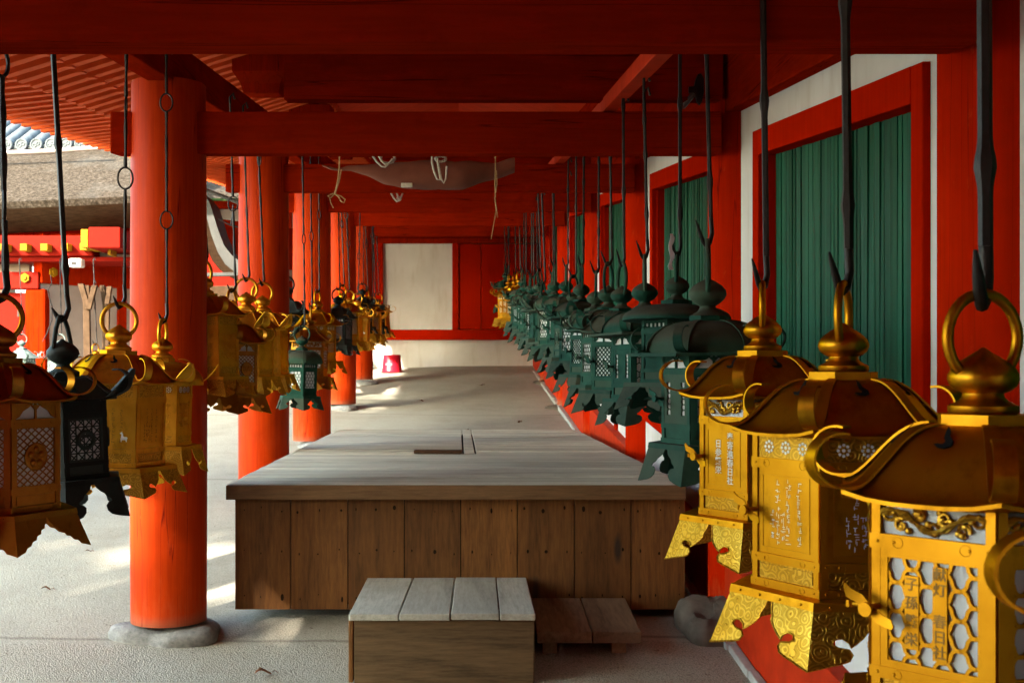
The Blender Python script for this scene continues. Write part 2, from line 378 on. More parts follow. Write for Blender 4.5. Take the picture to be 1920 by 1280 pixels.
def _barkedge(nt,b):
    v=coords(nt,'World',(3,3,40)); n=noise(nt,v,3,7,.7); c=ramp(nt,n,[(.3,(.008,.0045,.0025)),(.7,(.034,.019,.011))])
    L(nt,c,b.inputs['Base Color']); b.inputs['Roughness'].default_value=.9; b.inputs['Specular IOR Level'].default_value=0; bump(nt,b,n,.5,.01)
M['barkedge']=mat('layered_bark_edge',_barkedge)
M['tile']=simple('silver_grey_roof_tile',(.085,.095,.10),.6,.0,.25,10,.1)
M['gutter']=simple('pale_copper_gutter',(.20,.155,.135),.4,.1,.1,8,0)
M['hallwhite']=simple('aged_hall_plaster',(.32,.26,.215),.85,0,.14,3,.1)
M['yellow']=simple('yellow_rafter_paint',(.22,.105,.004),.6,0,.08,10,0)
M['orange']=simple('bright_vermilion_door',(.155,.0040,.0006),.7,0,.1,5,.05)
M['oldwood']=simple('weathered_brown_pole',(.055,.032,.018),.8,0,.35,16,.3)
M['greyiron']=simple('grey_metal_flashing',(.03,.03,.028),.6,.3,.2,12,.2)
M['whitebox']=simple('white_plastic',(.70,.70,.66),.4,0,.04,6,0)
M['bucket']=simple('red_plastic',(.50,.008,.022),.35,0,.06,5,0)
M['whitepaint']=simple('white_marking_paint',(.75,.75,.73),.6,0,.05,6,0)
def _net(nt,b):
    v=coords(nt,'Object'); n=noise(nt,v,7,5)
    w=N(nt,'ShaderNodeTexWave'); w.inputs['Scale'].default_value=60; L(nt,v,w.inputs['Vector'])
    w2=N(nt,'ShaderNodeTexWave',bands_direction='Z'); w2.inputs['Scale'].default_value=60; L(nt,v,w2.inputs['Vector'])
    ad=N(nt,'ShaderNodeMath',operation='MULTIPLY'); L(nt,w.outputs['Fac'],ad.inputs[0]); L(nt,w2.outputs['Fac'],ad.inputs[1])
    c=ramp(nt,n,[(.3,(.13,.034,.017)),(.7,(.22,.065,.036))]); c=mixc(nt,ad.outputs[0],c,(.22,.06,.035))
    L(nt,c,b.inputs['Base Color']); b.inputs['Roughness'].default_value=.9; bump(nt,b,ad.outputs[0],.4,.006)
M['net']=mat('brown_net_cloth',_net)
M['rope']=simple('white_cotton_rope',(.62,.58,.50),.85,0,.15,60,.3)
M['twine']=simple('straw_twine',(.46,.31,.15),.85,0,.2,60,.3)
M['leafdry']=simple('dry_brown_leaf',(.15,.055,.022),.7,0,.3,60,.2)
def _leaf(nt,b):
    g=N(nt,'ShaderNodeNewGeometry')
    L(nt,ramp(nt,g.outputs['Random Per Island'],[(0,(.030,.062,.012)),(.6,(.06,.115,.022)),(1,(.12,.17,.035))]),b.inputs['Base Color'])
    b.inputs['Roughness'].default_value=.5
    t=N(nt,'ShaderNodeBsdfTranslucent'); t.inputs[0].default_value=(.10,.19,.03,1)
    mx=N(nt,'ShaderNodeMixShader'); mx.inputs[0].default_value=.3
    L(nt,b.outputs[0],mx.inputs[1]); L(nt,t.outputs[0],mx.inputs[2]); L(nt,mx.outputs[0],nt.nodes['Material Output'].inputs[0])
M['leaf']=mat('green_foliage',_leaf)
M['trunk']=simple('brown_tree_bark',(.09,.062,.042),.9,0,.35,9,.6)
# ------------------------------------------------------------------ hanging lanterns
UP=Vector((0,0,1))
def hexface(k, apo, z=0.0):             # frame of hexagon face k: origin at face centre, U to the viewer's right, V up, N outwards
    a=R_(30+60*k); n=Vector((math.cos(a),math.sin(a),0)); u=Vector((-math.sin(a),math.cos(a),0))
    return (n*apo+UP*z, u, UP, n)
def clip(p,q,hw,z0,z1):
    x0,y0=p; x1,y1=q; t0,t1=0.0,1.0; dx,dy=x1-x0,y1-y0
    for pp,qq in ((-dx,x0+hw),(dx,hw-x0),(-dy,y0-z0),(dy,z1-y0)):
        if abs(pp)<1e-12:
            if qq<0: return None
        else:
            r=qq/pp
            if pp<0: t0=max(t0,r)
            else: t1=min(t1,r)
    if t0>=t1: return None
    return (x0+t0*dx,y0+t0*dy),(x0+t1*dx,y0+t1*dy)
def seg_honey(hw,z0,z1,s,stretch=1.0):
    out=[]; w=s*math.sqrt(3); h=1.5*s; r=0; y=z0-s
    while y<z1+s:
        x=-hw-w+(w/2 if r%2 else 0)
        while x<hw+w:
            a=[(x+s*math.cos(R_(30+60*k)), y+stretch*s*math.sin(R_(30+60*k))) for k in range(6)]
            out += [(a[0],a[1]),(a[1],a[2]),(a[5],a[0])]
            x+=w
        y+=h*stretch; r+=1
    return out
def seg_ogee(hw,z0,z1,w,h):             # long cells with pinched ends, brick offset
    out=[]; r=0; y=z0
    while y<z1+h:
        x=-hw-w+(w/2 if r%2 else 0)
        while x<hw+w:
            pts=[(x-.50*w,y),(x-.40*w,y),(x-.30*w,y+.12*h),(x-.24*w,y+.36*h),(x-.15*w,y+.48*h),(x+.15*w,y+.48*h),(x+.24*w,y+.36*h),(x+.30*w,y+.12*h),(x+.40*w,y),(x+.50*w,y)]
            out+=list(zip(pts[:-1],pts[1:])); 
            x+=w
        y+=h*.5; r+=1
    return out
def seg_diamond(hw,z0,z1,w,h):
    out=[]; H=z1-z0; n=int(2*hw/w+H/h)+3
    for k in range(-n,n+1):
        out.append(((k*w,z0),(k*w+w*H/h,z1))); out.append(((k*w,z0),(k*w-w*H/h,z1)))
    return out
def seg_grid(hw,z0,z1,s):
    out=[]; y=z0
    while y<z1+.001: out.append(((-hw,y),(hw,y))); y+=s
    x=-hw
    while x<hw+.001: out.append(((x,z0),(x,z1))); x+=s
    return out+seg_diamond(hw,z0,z1,s,s)
def lattice(mb,segs,hw,z0,z1,fr,w,th,off):
    for i,(p,q) in enumerate(segs):
        c=clip(p,q,hw,z0,z1)
        if c: mb.bar(c[0],c[1],w,fr,th+.00012*(i%5),off)
def circ(cx,cy,r,n=20,ry=None): return [(cx+r*math.cos(2*math.pi*k/n),cy+(ry or r)*math.sin(2*math.pi*k/n)) for k in range(n)]
def dome_boss(mb,fr,cx,cy,r,h,off):     # half-sphere stud
    O,U,V,Nn=fr; rs=[]
    for i in range(4):
        a=math.pi/2*i/4; rs.append([O+U*(cx+r*math.cos(a)*math.cos(2*math.pi*k/8))+V*(cy+r*math.cos(a)*math.sin(2*math.pi*k/8))+Nn*(off+h*math.sin(a)) for k in range(8)])
    mb.rings(rs)
def ringband(mb,fr,cx,cy,r,rt,off):
    O,U,V,Nn=fr
    mb.tube([O+U*(cx+r*math.cos(2*math.pi*k/20))+V*(cy+r*math.sin(2*math.pi*k/20))+Nn*off for k in range(20)],rt,6,closed=True)
def scroll(mb,fr,x0,x1,z0,z1,off,seed,rt=.0022):   # leafy scrollwork running along a frieze
    rnd=random.Random(seed); O,U,V,Nn=fr; zm=(z0+z1)/2; A=(z1-z0)*.30
    pt=lambda a,b,c=0: O+U*a+V*b+Nn*(off+c)
    n=26; path=[pt(x0+(x1-x0)*i/(n-1), zm+A*math.sin(i/(n-1)*math.pi*2.6+.6), .001) for i in range(n)]
    mb.tube(path,[rt*(1.6+.6*math.sin(i*1.3)) for i in range(n)],6)
    for j in range(7):
        cx=x0+(x1-x0)*(j+.5)/7+rnd.uniform(-.003,.003); sg=1 if j%2 else -1; cy=zm-sg*A*.55; r=(z1-z0)*.24
        sp=[pt(cx+r*(1-t*.75)*math.cos(sg*(t*7)+1.2*j), cy+r*(1-t*.75)*math.sin(sg*(t*7)+1.2*j),.0006) for t in [q/13 for q in range(14)]]
        mb.tube(sp,[rt*(1.1-.5*q/13) for q in range(14)],5)
        for e in range(3): dome_boss(mb,fr,cx+rnd.uniform(-r,r),cy+rnd.uniform(-r,r)*.8,rt*1.9,rt*1.3,off)

def roof_profile(kind,Rt,Re,zt,ze,n=14):
    pr=[]
    for i in range(n+1):
        t=i/n
        if kind=='scurve': r=Rt+(Re-Rt)*t; z=ze+(zt-ze)*(.5+.5*math.cos(math.pi*t**1.28))
        elif kind=='slope': r=Rt+(Re-Rt)*t; z=ze+(zt-ze)*((1-t)**1.25)
        else: a=t*math.pi/2; r=Rt+(Re-Rt)*math.sin(a); z=ze+(zt-ze)*math.cos(a)**1.0
        pr.append((r,z))
    return pr
def finial_prof(s, kind):
    if kind=='gold': p=[(.038,0),(.0405,.004),(.0405,.013),(.036,.016),(.029,.021),(.0245,.026),(.0235,.033),(.031,.037),(.038,.045),(.041,.055),(.0405,.063),(.037,.072),(.030,.081),(.020,.090),(.010,.098),(.002,.106)]
    else: p=[(.050,0),(.040,.006),(.028,.014),(.022,.024),(.022,.030),(.034,.038),(.046,.050),(.052,.064),(.050,.078),(.040,.092),(.024,.104),(.010,.112),(.003,.120)]
    return [(r*s,z*s*(.77 if kind=='gold' else .90)) for r,z in p]

WING_A=[(0,0),(.47,0),(.47,.12),(.45,.24),(.46,.32),(.42,.44),(.37,.54),(.33,.60),(.31,.52),(.25,.45),(.19,.47),(.18,.55),(.23,.61),(.32,.64),(.35,.72),(.33,.82),(.26,.87),(.19,.90),(.10,.95),(0,1.0)]
WING_B=[(0,0),(.47,0),(.45,.12),(.40,.21),(.34,.28),(.31,.38),(.25,.45),(.24,.52),(.31,.53),(.37,.62),(.37,.76),(.31,.87),(.21,.93),(.10,.97),(0,1.0)]
WING_D=[(0,0),(.49,0),(.49,.12),(.46,.20),(.45,.30),(.40,.34),(.39,.45),(.33,.49),(.31,.60),(.25,.64),(.22,.75),(.16,.79),(.13,.90),(.07,.94),(0,1.0)]
WING_C=[(0,0),(.44,0),(.40,.18),(.34,.26),(.32,.40),(.25,.45),(.19,.52),(.20,.57),(.27,.56),(.33,.64),(.32,.78),(.25,.86),(.16,.90),(.08,.98),(0,1.0)]
_rad=lambda a: Vector((math.cos(a),math.sin(a),0))
def leg_mesh(k,R1,z1,R2,z2,wing,th,rim):
    mb=MB(); a=R_(60*k)
    c0=_rad(a)*R1+UP*z1; c1=_rad(a)*R2+UP*z2
    for sgn in (1,-1):
        d=(_rad(a+sgn*R_(60))-_rad(a)).normalized()
        e=(c1-c0); nn=e.cross(d).normalized()
        if nn.dot(_rad(a+sgn*R_(30)))<0: nn=-nn
        Lh=e.length; V=e/Lh
        poly=[(u*R1, v*Lh) for u,v in wing]
        # outline in (d, V) plane, d is not square to V but close enough to shear the wing into its face
        fr=(c0,d,V,nn)
        mb.prism(poly,fr,th,-th)
        if rim:
            pts=[c0+d*p[0]+V*p[1]+nn*.0005 for p in poly[1:]]
            mb.tube(pts,rim,5)
    return mb

def make_lantern(name,label,group,m,me,roof='scurve',Rb=.15,hb=.252,Re=.19,hr=.09,curl=True,panel='ogee',door='text',frieze='scroll',fin='gold',fs=1.0,
                 ring=.054,ring_yaw=0.0,rod_top=1.2,wing=WING_A,drop=.085,brim=0.0,rodm='iron',links=(),rodr=.0075,rim=.0016,latch=True,hook=1,barhandle=False,detail=2,deer=False,petal=False,seed=0,lean=(0,0),legk=range(6)):
    t=empty(name,(0,0,0),0,label,'lantern',group)
    mm=M[m]; mg=M[me]; apo=Rb*math.cos(R_(30)); hw=Rb/2
    s=hb/.252
    zb=[0,.014*s,.042*s,.056*s,.196*s,.214*s,.250*s]
    # bottom plate with the flared skirt
    mb=MB(); mb.frustum(6,Re*1.0,-.013,Re*.985,0); mb.frustum(6,Re*.90,-.016,Re*.9,-.013)
    for k in range(6):
        fr=hexface(k,Re*math.cos(R_(30)),0)
        if detail>1:
            for q in (-.36,-.12,.12,.36): dome_boss(mb,fr,q*Re,-.0065,.0022,.0016,-.0003)
    mb.build('base_plate',mm,t,30)
    for k in legk:
        leg_mesh(k,Re*.99,-.013,Re*1.17,-.013-drop,wing,.0022,rim if detail>1 else 0).build('skirt_leg',mg,t,35)
    # body frame: bands and stiles
    mb=MB(); 
    for a,b,o in ((zb[0],zb[1],.004),(zb[2],zb[3],.003),(zb[4],zb[5],.003)):
        mb.frustum(6,Rb+o,a,Rb+o,b)
        if detail>1:
            for k in range(6):
                fr=hexface(k,(Rb+o)*math.cos(R_(30)),0)
                for q in (-.44,-.30,.30,.44): dome_boss(mb,fr,q*Rb,(a+b)/2,.0021,.0016,-.0003)
                for q in (-.27,.27): ringband(mb,fr,q*Rb*1.0,(a+b)/2,(b-a)*.36,.0005,.0)
    for k in range(6):
        fr=hexface(k,apo,0)
        for a,b in ((zb[1],zb[2]),(zb[3],zb[4]),(zb[5],zb[6]+.004)):
            for sg in (-1,1):
                x0,x1=sorted((sg*hw*.985,sg*(hw-.012)))
                O,U,V,Nn=fr; mb.prism([(x0,a),(x1,a),(x1,b),(x0,b)],fr,.007,-.005)
    mb.build('body_frame',mm,t,30)
    # white paper lining
    mb=MB(); mk=lambda R,z:[(R*math.cos(R_(60*k)),R*math.sin(R_(60*k)),z) for k in range(6)]
    Ri=Rb-.0053; mb.rings([mk(Ri,zb[3]-.004),mk(Ri,zb[6]-.002)],False,False); lin=mb.build('paper_lining',M['paper'],t)
    # one panel per side: main panel, low panel, frieze
    iw=hw-.012
    lowb=MB(); frb=MB(); frd=MB()
    for k in range(6):
        fr=hexface(k,apo,0); mb=MB(); isdoor=(k in (3,)) if door!='all' else True
        z0,z1=zb[3],zb[4]; insc=None
        pk=door if (isdoor and door!='all') else panel
        def border(w=.006):
            for (a,b,c,d) in ((-iw,iw,z0,z0+w),(-iw,iw,z1-w,z1),(-iw,-iw+w,z0+w,z1-w),(iw-w,iw,z0+w,z1-w)):
                mb.prism([(a,c),(b,c),(b,d),(a,d)],fr,.0045,-.003)
        if pk in ('text','bars'):
            border(.009); lattice(mb,seg_ogee(iw,z0,z1,.038,.034),iw-.008,z0+.008,z1-.008,fr,.0042,.003,-.0035)
            tx=[]
            for xc,za,zc_,chars in ((.010,z0+.018,z1-.014,'献灯 春日社'),(-.024,z0+.026,z1-.028,'子孫繁栄')) if pk=='text' else ():
                mb.prism([(xc-.0085,za),(xc+.0085,za),(xc+.0085,zc_),(xc-.0085,zc_)],fr,.0045,-.0032)
                H=zc_-za; n=len(chars)
                for i,ch in enumerate(chars):
                    if ch!=' ': tx.append((ch,xc,zc_-H*(i+.5)/n,min(.0165,H/n*1.02)))
            if tx:
                tb=MB()
                for ch,x,z,sz in tx: tb.add_mesh(text_mesh(ch,.03,.012),fr,sz,x,z,.0016)
                insc=(tb,M['bronzedark'])
        elif pk in ('solidtext','engraved'):
            mb.prism([(-iw,z0),(iw,z0),(iw,z1),(-iw,z1)],fr,.003,-.004)
            for w_ in (.010,):
                for (a,b,c,d) in ((-iw+w_,iw-w_,z0+w_,z0+w_+.0012),(-iw+w_,iw-w_,z1-w_-.0012,z1-w_),(-iw+w_,-iw+w_+.0012,z0+w_+.0012,z1-w_-.0012),(iw-w_-.0012,iw-w_,z0+w_+.0012,z1-w_-.0012)):
                    mb.prism([(a,c),(b,c),(b,d),(a,d)],fr,.0012,-.0012)
            tb=MB()
            if pk=='solidtext':
                for xc,chars,zc_ in ((.018,'奉寄進春日社',z1-.016),(-.016,'日参繁栄',z1-.032)):
                    for i,ch in enumerate(chars): tb.add_mesh(text_mesh(ch,.03,.010),fr,.0185,xc,zc_-.0098-i*.0186,-.0008)
                insc=(tb,M['paper'])
            else:
                rnd=random.Random(seed+k)          # rows of pierced strokes too small to read in the photo
                for ci,xc in enumerate((-.030,-.018,-.006,.006,.030)):
                    z=z1-.022-(.05 if ci in(0,2) else .0)
                    while z>z0+.022:
                        for q in range(3):
                            a=xc+rnd.uniform(-.0035,.0035); zz=z+rnd.uniform(-.004,.004)
                            if rnd.random()<.5: tb.prism([(a-.0004,zz-.003),(a+.0004,zz-.003),(a+.0004,zz+.003),(a-.0004,zz+.003)],fr,.0006,-.0012)
                            else: tb.prism([(a-.0028,zz-.0004),(a+.0028,zz-.0004),(a+.0028,zz+.0005),(a-.0028,zz+.0005)],fr,.0006+.0001*q,-.0012)
                        z-=.0105
                insc=(tb,M['paper'] if seed%2 else M['bronzedark'])
        elif pk=='relief':
            mb.prism([(-iw,z0),(iw,z0),(iw,z1),(-iw,z1)],fr,.003,-.004)
            for j in range(3): scroll(mb,fr,-iw+.012,iw-.012,z0+.014+(z1-z0-.028)*j/3,z0+.014+(z1-z0-.028)*(j+1)/3,-.001,seed+j+k,.0018)
            border(.008)
        elif pk=='crest' or pk=='crestdiamond':
            lattice(mb,seg_diamond(iw,z0,z1,.022,.0165),iw,z0,z1,fr,.0026,.0018,-.0030)
            zc_=(z0+z1)/2; mb.prism(circ(0,zc_,.031,28),fr,.005,-.003); ringband(mb,fr,0,zc_,.031,.0022,.002)
            if pk=='crest':
                for q in range(5): dome_boss(mb,fr,.0165*math.cos(R_(90+72*q)),zc_+.0165*math.sin(R_(90+72*q)),.0085,.006,.002)
                for q in range(6): dome_boss(mb,fr,.0045*math.cos(R_(60*q)),zc_+.0045*math.sin(R_(60*q)),.0016,.002,.002)
            else: scroll(mb,fr,-.02,.02,zc_-.018,zc_+.018,.002,seed,.002)
            border(.004)
        elif pk=='starcrest':
            lattice(mb,seg_grid(iw,z0,z1,(z1-z0)/5.0),iw,z0,z1,fr,.0030,.002,-.0030)
            zc_=(z0+z1)/2; ringband(mb,fr,0,zc_,.022,.006,.001); 
            mb.prism([(-.019,zc_+.006),(.019,zc_+.006),(.012,zc_+.019),(0,zc_+.012),(-.012,zc_+.019)],fr,.003,-.001)
            border(.006)
        elif pk=='slots':                   # door plate with two upright honeycomb windows
            ws=.015
            for (a,b) in ((-iw,-iw+.010),(-iw+.010+ws,iw-.010-ws),(iw-.010,iw)):
                mb.prism([(a,z0),(b,z0),(b,z1),(a,z1)],fr,.004,-.003)
            for a in (-iw+.010,iw-.010-ws):
                for (c,d) in ((z0,z0+.022),(z1-.020,z1)): mb.prism([(a,c),(a+ws,c),(a+ws,d),(a,d)],fr,.004,-.003)
                n=6; H=z1-z0-.042
                for j in range(1,n):
                    zz=z0+.022+H*j/n; mb.bar((a,zz),(a+ws,zz),.0028,fr,.003,-.003)
                    for sg in (0,1):
                        xx=a+sg*ws; d_=.004*(1-2*sg); mb.prism([(xx,zz-.006),(xx+d_,zz),(xx,zz+.006)],fr,.0028,-.003)
        elif pk=='plain':
            mb.prism([(-iw,z0),(iw,z0),(iw,z1),(-iw,z1)],fr,.003,-.004)
            for sg in (-1,1): mb.prism([(sg*iw*.94-.001,z0+.01),(sg*iw*.94+.001,z0+.01),(sg*iw*.94+.001,z0+.03),(sg*iw*.94-.001,z0+.03)],fr,.002,-.001)
        elif pk=='rosette':
            lattice(mb,seg_honey(iw,z0,z1,.0125),iw,z0,z1,fr,.0034,.0018,-.0030); border(.007)
            mb.prism(circ(0,(z0+z1)/2,.014),fr,.004,-.003)
        elif pk=='fishnet':
            lattice(mb,seg_diamond(iw,z0,z1,.020,.018),iw,z0,z1,fr,.0036,.0018,-.0030); border(.006)
        else:
            lattice(mb,seg_honey(iw,z0,z1,.0135 if pk=='honey' else .0165),iw,z0,z1,fr,.0034,.0018,-.0030); border(.006)
        pobj=mb.build('door_panel' if isdoor else 'lattice_panel',mm,t,35)
        if insc: insc[0].build('inscription',insc[1],pobj)
        if k==3: doorobj=pobj
        if k==4: fourth=pobj
        # low panel and frieze
        mb=lowb; a,b=zb[1],zb[2]
        mb.prism([(-iw,a),(iw,a),(iw,b),(-iw,b)],fr,.003,-.005)
        if detail>1: mb.prism([(-iw+.004,a+.004),(iw-.004,a+.004),(iw-.004,b-.004),(-iw+.004,b-.004)],fr,.0022,-.002)
        mb=frb; a,b=zb[5],zb[6]
        if frieze=='scroll': scroll(mb,fr,-iw,iw,a,b,-.002,seed+k*3,.0024)
        elif frieze=='discs':
            mb.prism([(-iw,a),(iw,a),(iw,b),(-iw,b)],fr,.003,-.004)
            db=frb; db.cur=1
            for q in (-.6,0,.6):
                for e in range(8):
                    ang=R_(45*e); x=q*iw+.0085*math.cos(ang); z=(a+b)/2+.0085*math.sin(ang)
                    db.prism(circ(x,z,.0026,6),fr,.0006,-.0008)
                db.prism(circ(q*iw,(a+b)/2,.003,6),fr,.0006,-.0008)
            frb.cur=0
        elif frieze=='arch':
            for sg in (-1,1):
                pts=[(sg*iw,a),(sg*iw,b),(sg*iw*.1,b),(sg*iw*.35,b-.010),(sg*iw*.62,a+.018),(sg*iw*.78,a+.006)]
                mb.prism(pts,fr,.003,-.003)
            mb.bar((0,a),(0,b),.006,fr,.0032,-.003); mb.prism([(-.014,b-.004),(0,b-.018),(.014,b-.004)],fr,.0034,-.003)
        elif frieze=='slit':
            for j in range(6):
                x=-iw+2*iw*j/5; mb.bar((x,a),(x,b),.006,fr,.003,-.003)
            mb.bar((-iw,b-.004),(iw,b-.004),.008,fr,.0033,-.003); mb.bar((-iw,a+.004),(iw,a+.004),.008,fr,.0033,-.003)
        else:
            mb.prism([(-iw,a),(iw,a),(iw,b),(-iw,b)],fr,.003,-.004)
            for q in (-.66,-.22,.22,.66): mb.prism([(q*iw-.010,(a+b)/2),(q*iw,a+.004),(q*iw+.010,(a+b)/2),(q*iw,b-.004)],fr,.0015,-.0012)
    lowb.build('low_panel',mg,t,35); frz=frb.build('frieze',[mg,M['paper']],t,35)
    if deer:
        fr=hexface(4,apo,0); db=MB(); dx,dz=.030,zb[3]+.022
        db.prism([(dx+a*.0019,dz+b*.0019) for a,b in [(0,0),(1.2,0),(1.6,3),(7,3.2),(8,0),(9.2,0),(9.6,4),(10.4,6.5),(9,8),(5,8.2),(3.6,9),(3.2,13),(1.6,14.6),(2.2,17.5),(1.2,15.8),(-1.8,14.2),(-1.6,13),(.8,12.4),(.2,8),(-.6,5)]],fr,.001,-.0008)
        db.build('deer_cutout',M['paper'],fourth)
    # roof
    ze=zb[6]+.002; zt=ze+hr; Rt=.055*min(1,Re/.19)
    roofo=None
    if roof=='round':
        pr=roof_profile('dome',Rt*.9,Re,zt,ze+.006); mb=MB(); mb.lathe([(Re*.9,ze)]+[(Re,ze),(Re,ze+.004)]+list(reversed(pr))[1:],32)
        roofb=mb; rsm=50
    else:
        pr=roof_profile('scurve' if roof=='scurve' else roof,Rt,Re,zt,ze+.004); n=len(pr); ns=6; mb=MB(); rs=[]
        for i,(r,z) in enumerate(pr):
            row=[]
            for k in range(6):
                A=_rad(R_(60*k))*r; B=_rad(R_(60*k+60))*r
                for j in range(ns):
                    u=j/ns; p=A.lerp(B,u); cc=abs(2*u-1)**3; tt=i/(n-1)
                    bul=(1-abs(2*u-1)**2)*(.012 if roof!='scurve' else .004)*math.sin(math.pi*min(1,tt*1.0))
                    p=p+p.normalized()*bul
                    row.append((p.x,p.y,z+(.010*cc*tt**4 if roof=='scurve' else 0)))
            rs.append(row)
        low=[(x*1.0,y*1.0,z-.005) for x,y,z in rs[-1]]; inn=[(x*.80,y*.80,ze-.001) for x,y,z in rs[-1]]
        mb.rings(rs+[low,inn],True,True); roofb=mb; rsm=28
        if brim: 
            mb=MB(); mb.frustum(6,brim,ze-.004,brim*.99,ze+.0045); mb.build('brim',mm,t)
        for k in range(6):                      # ridge bands, each ending in a curled tip
            rd=_rad(R_(60*k)); tang=Vector((-rd.y,rd.x,0)); path=[]; wd=[]
            for i,(r,z) in enumerate(pr[1:]):
                tt=(i+1)/(n-1); path.append(rd*(r+.001)+UP*(z+.0015+(.010*tt**4 if roof=='scurve' else 0))); wd.append(.0075+.004*tt)
            roofb.strip(path,wd,tang,.003)
            if curl:
                z0=path[-1].z+.001; c=rd*(Re+.003)+UP*(z0+.034); cp=[rd*(Re-.022)+UP*(z0+.002)]; cw=[.011]
                for q in range(15):
                    a=R_(-95+q*(200/14)); rr=.034*(1-.10*q/14); cp.append(c+rd*(rr*1.15*math.cos(a))+UP*(rr*math.sin(a))); cw.append(.0130*(1-.18*q/14))
                mb=MB(); mb.strip(cp,cw,tang,.003); mb.build('curled_tip',mm,t,50)
        if roof=='scurve' and detail>1:           # cloud-shaped vents: dark plates on the roof paint the shaded holes
            db=roofb; db.cur=1
            for k in range(6):
                a=R_(30+60*k); n_=_rad(a); u=Vector((-n_.y,n_.x,0)); tt=.42; i=int(tt*(n-1)); r,z=pr[i]; r2,z2=pr[i+1]
                V=((n_*(r*.866)+UP*z)-(n_*(r2*.866)+UP*z2)).normalized(); nn=u.cross(V).normalized(); 
                if nn.z<0: nn=-nn
                O=n_*(r*.866+.004)+UP*z; fr=(O+nn*.0006,u,V,nn)
                db.prism([(-.004,.020),(.001,.012),(.003,.004),(.010,-.004),(.010,-.012),(.003,-.016),(-.006,-.015),(-.012,-.010),(-.007,-.009),(-.002,-.010),(.001,-.006),(-.003,.000),(-.004,.008)],fr,.0012,0)
            db.cur=0
    roofo=roofb.build('roof',[mm,M['dark']],t,rsm)
    if petal:                                   # leaf-shaped crest plates rising from the eave
        for k in range(6):
            rd=_rad(R_(60*k)); tang=Vector((-rd.y,rd.x,0)); cp=[]; cw=[]
            for q in range(9):
                a=q/8; cp.append(rd*(Re*.80+.085*a)+UP*(ze+.006+.075*a**2.0)); cw.append(.036*math.sin(math.pi*(a*.86+.10))**.8+.002)
            mb=MB(); mb.strip(cp,cw,tang,.0025); mb.build('crest_leaf',mm,t,50)
    # cap plate, finial, ring
    mb=MB(); mb.frustum(6,Rt*1.04,zt-.003,Rt*1.04,zt+.013); mb.build('cap_plate',mm,t)
    mb=MB(); mb.lathe(finial_prof(fs,fin),28,(0,0,zt+.013)); mb.build('finial',mm,t,40)
    kz=zt+.013+((.044 if fin=='gold' else .058)*fs); d=Vector((math.cos(ring_yaw),math.sin(ring_yaw),0))
    rc=kz+ring*.92
    mb=MB()
    if not barhandle:
        a0=-62; pts=[]
        for q in range(25):
            a=R_(a0+(360-28*2)*q/24*1.0) if False else R_(-62+304*q/24)
            pts.append(d*(ring*.98*math.cos(a))+UP*(rc+ring*math.sin(a)))
        mb.tube(pts,.0068*min(1.0,ring/.054) ,10); top=rc+ring
    else:
        w=.034*fs
        mb.tube([d*w+UP*(kz-.012),d*(w+.006)+UP*(kz+.02),d*(w*.8)+UP*(kz+.07),d*(w*.25)+UP*(kz+.105),d*(-w*.25)+UP*(kz+.105),d*(-w*.8)+UP*(kz+.07),d*(-w-.006)+UP*(kz+.02),d*(-w)+UP*(kz-.012)],.0065,8); top=kz+.105
    mb.build('hanging_ring',mm,t,50)
    if latch:                                   # wing-nut latch at the left edge of the door
        O,U,V,Nn=hexface(3,apo,0); zc_=zb[3]+(zb[4]-zb[3])*.5; fr=(O,U,V,Nn); x=-iw-.004; mb=MB()
        mb.tube([O+U*x+V*zc_+Nn*.0,O+U*x+V*zc_+Nn*.026],.0042,10); mb.tube([O+U*x+V*zc_+Nn*.026,O+U*x+V*zc_+Nn*.031],.0085,14)
        mb.strip([O+U*(x+dx)+V*(zc_+dz)+Nn*(.020+dn) for dx,dz,dn in ((-.030,.026,.004),(-.026,.016,.002),(-.012,.010,0),(0,0,0),(.012,-.010,0),(.026,-.014,.002),(.032,-.018,.004))],[.002,.006,.0065,.0045,.0065,.006,.002],V+U*.6,.002)
        mb.tube([O+U*x+V*zc_+Nn*.008-U*.012,O+U*x+V*zc_+Nn*.008-U*.036],.0028,8); mb.tube([O+U*(x-.032)+V*(zc_-.004)+Nn*.008,O+U*(x-.032)+V*(zc_+.004)+Nn*.008],.005,8)
        mb.build('latch',mm,doorobj,40)
    RING[t.name]=(top,d)
    return t
RING={}
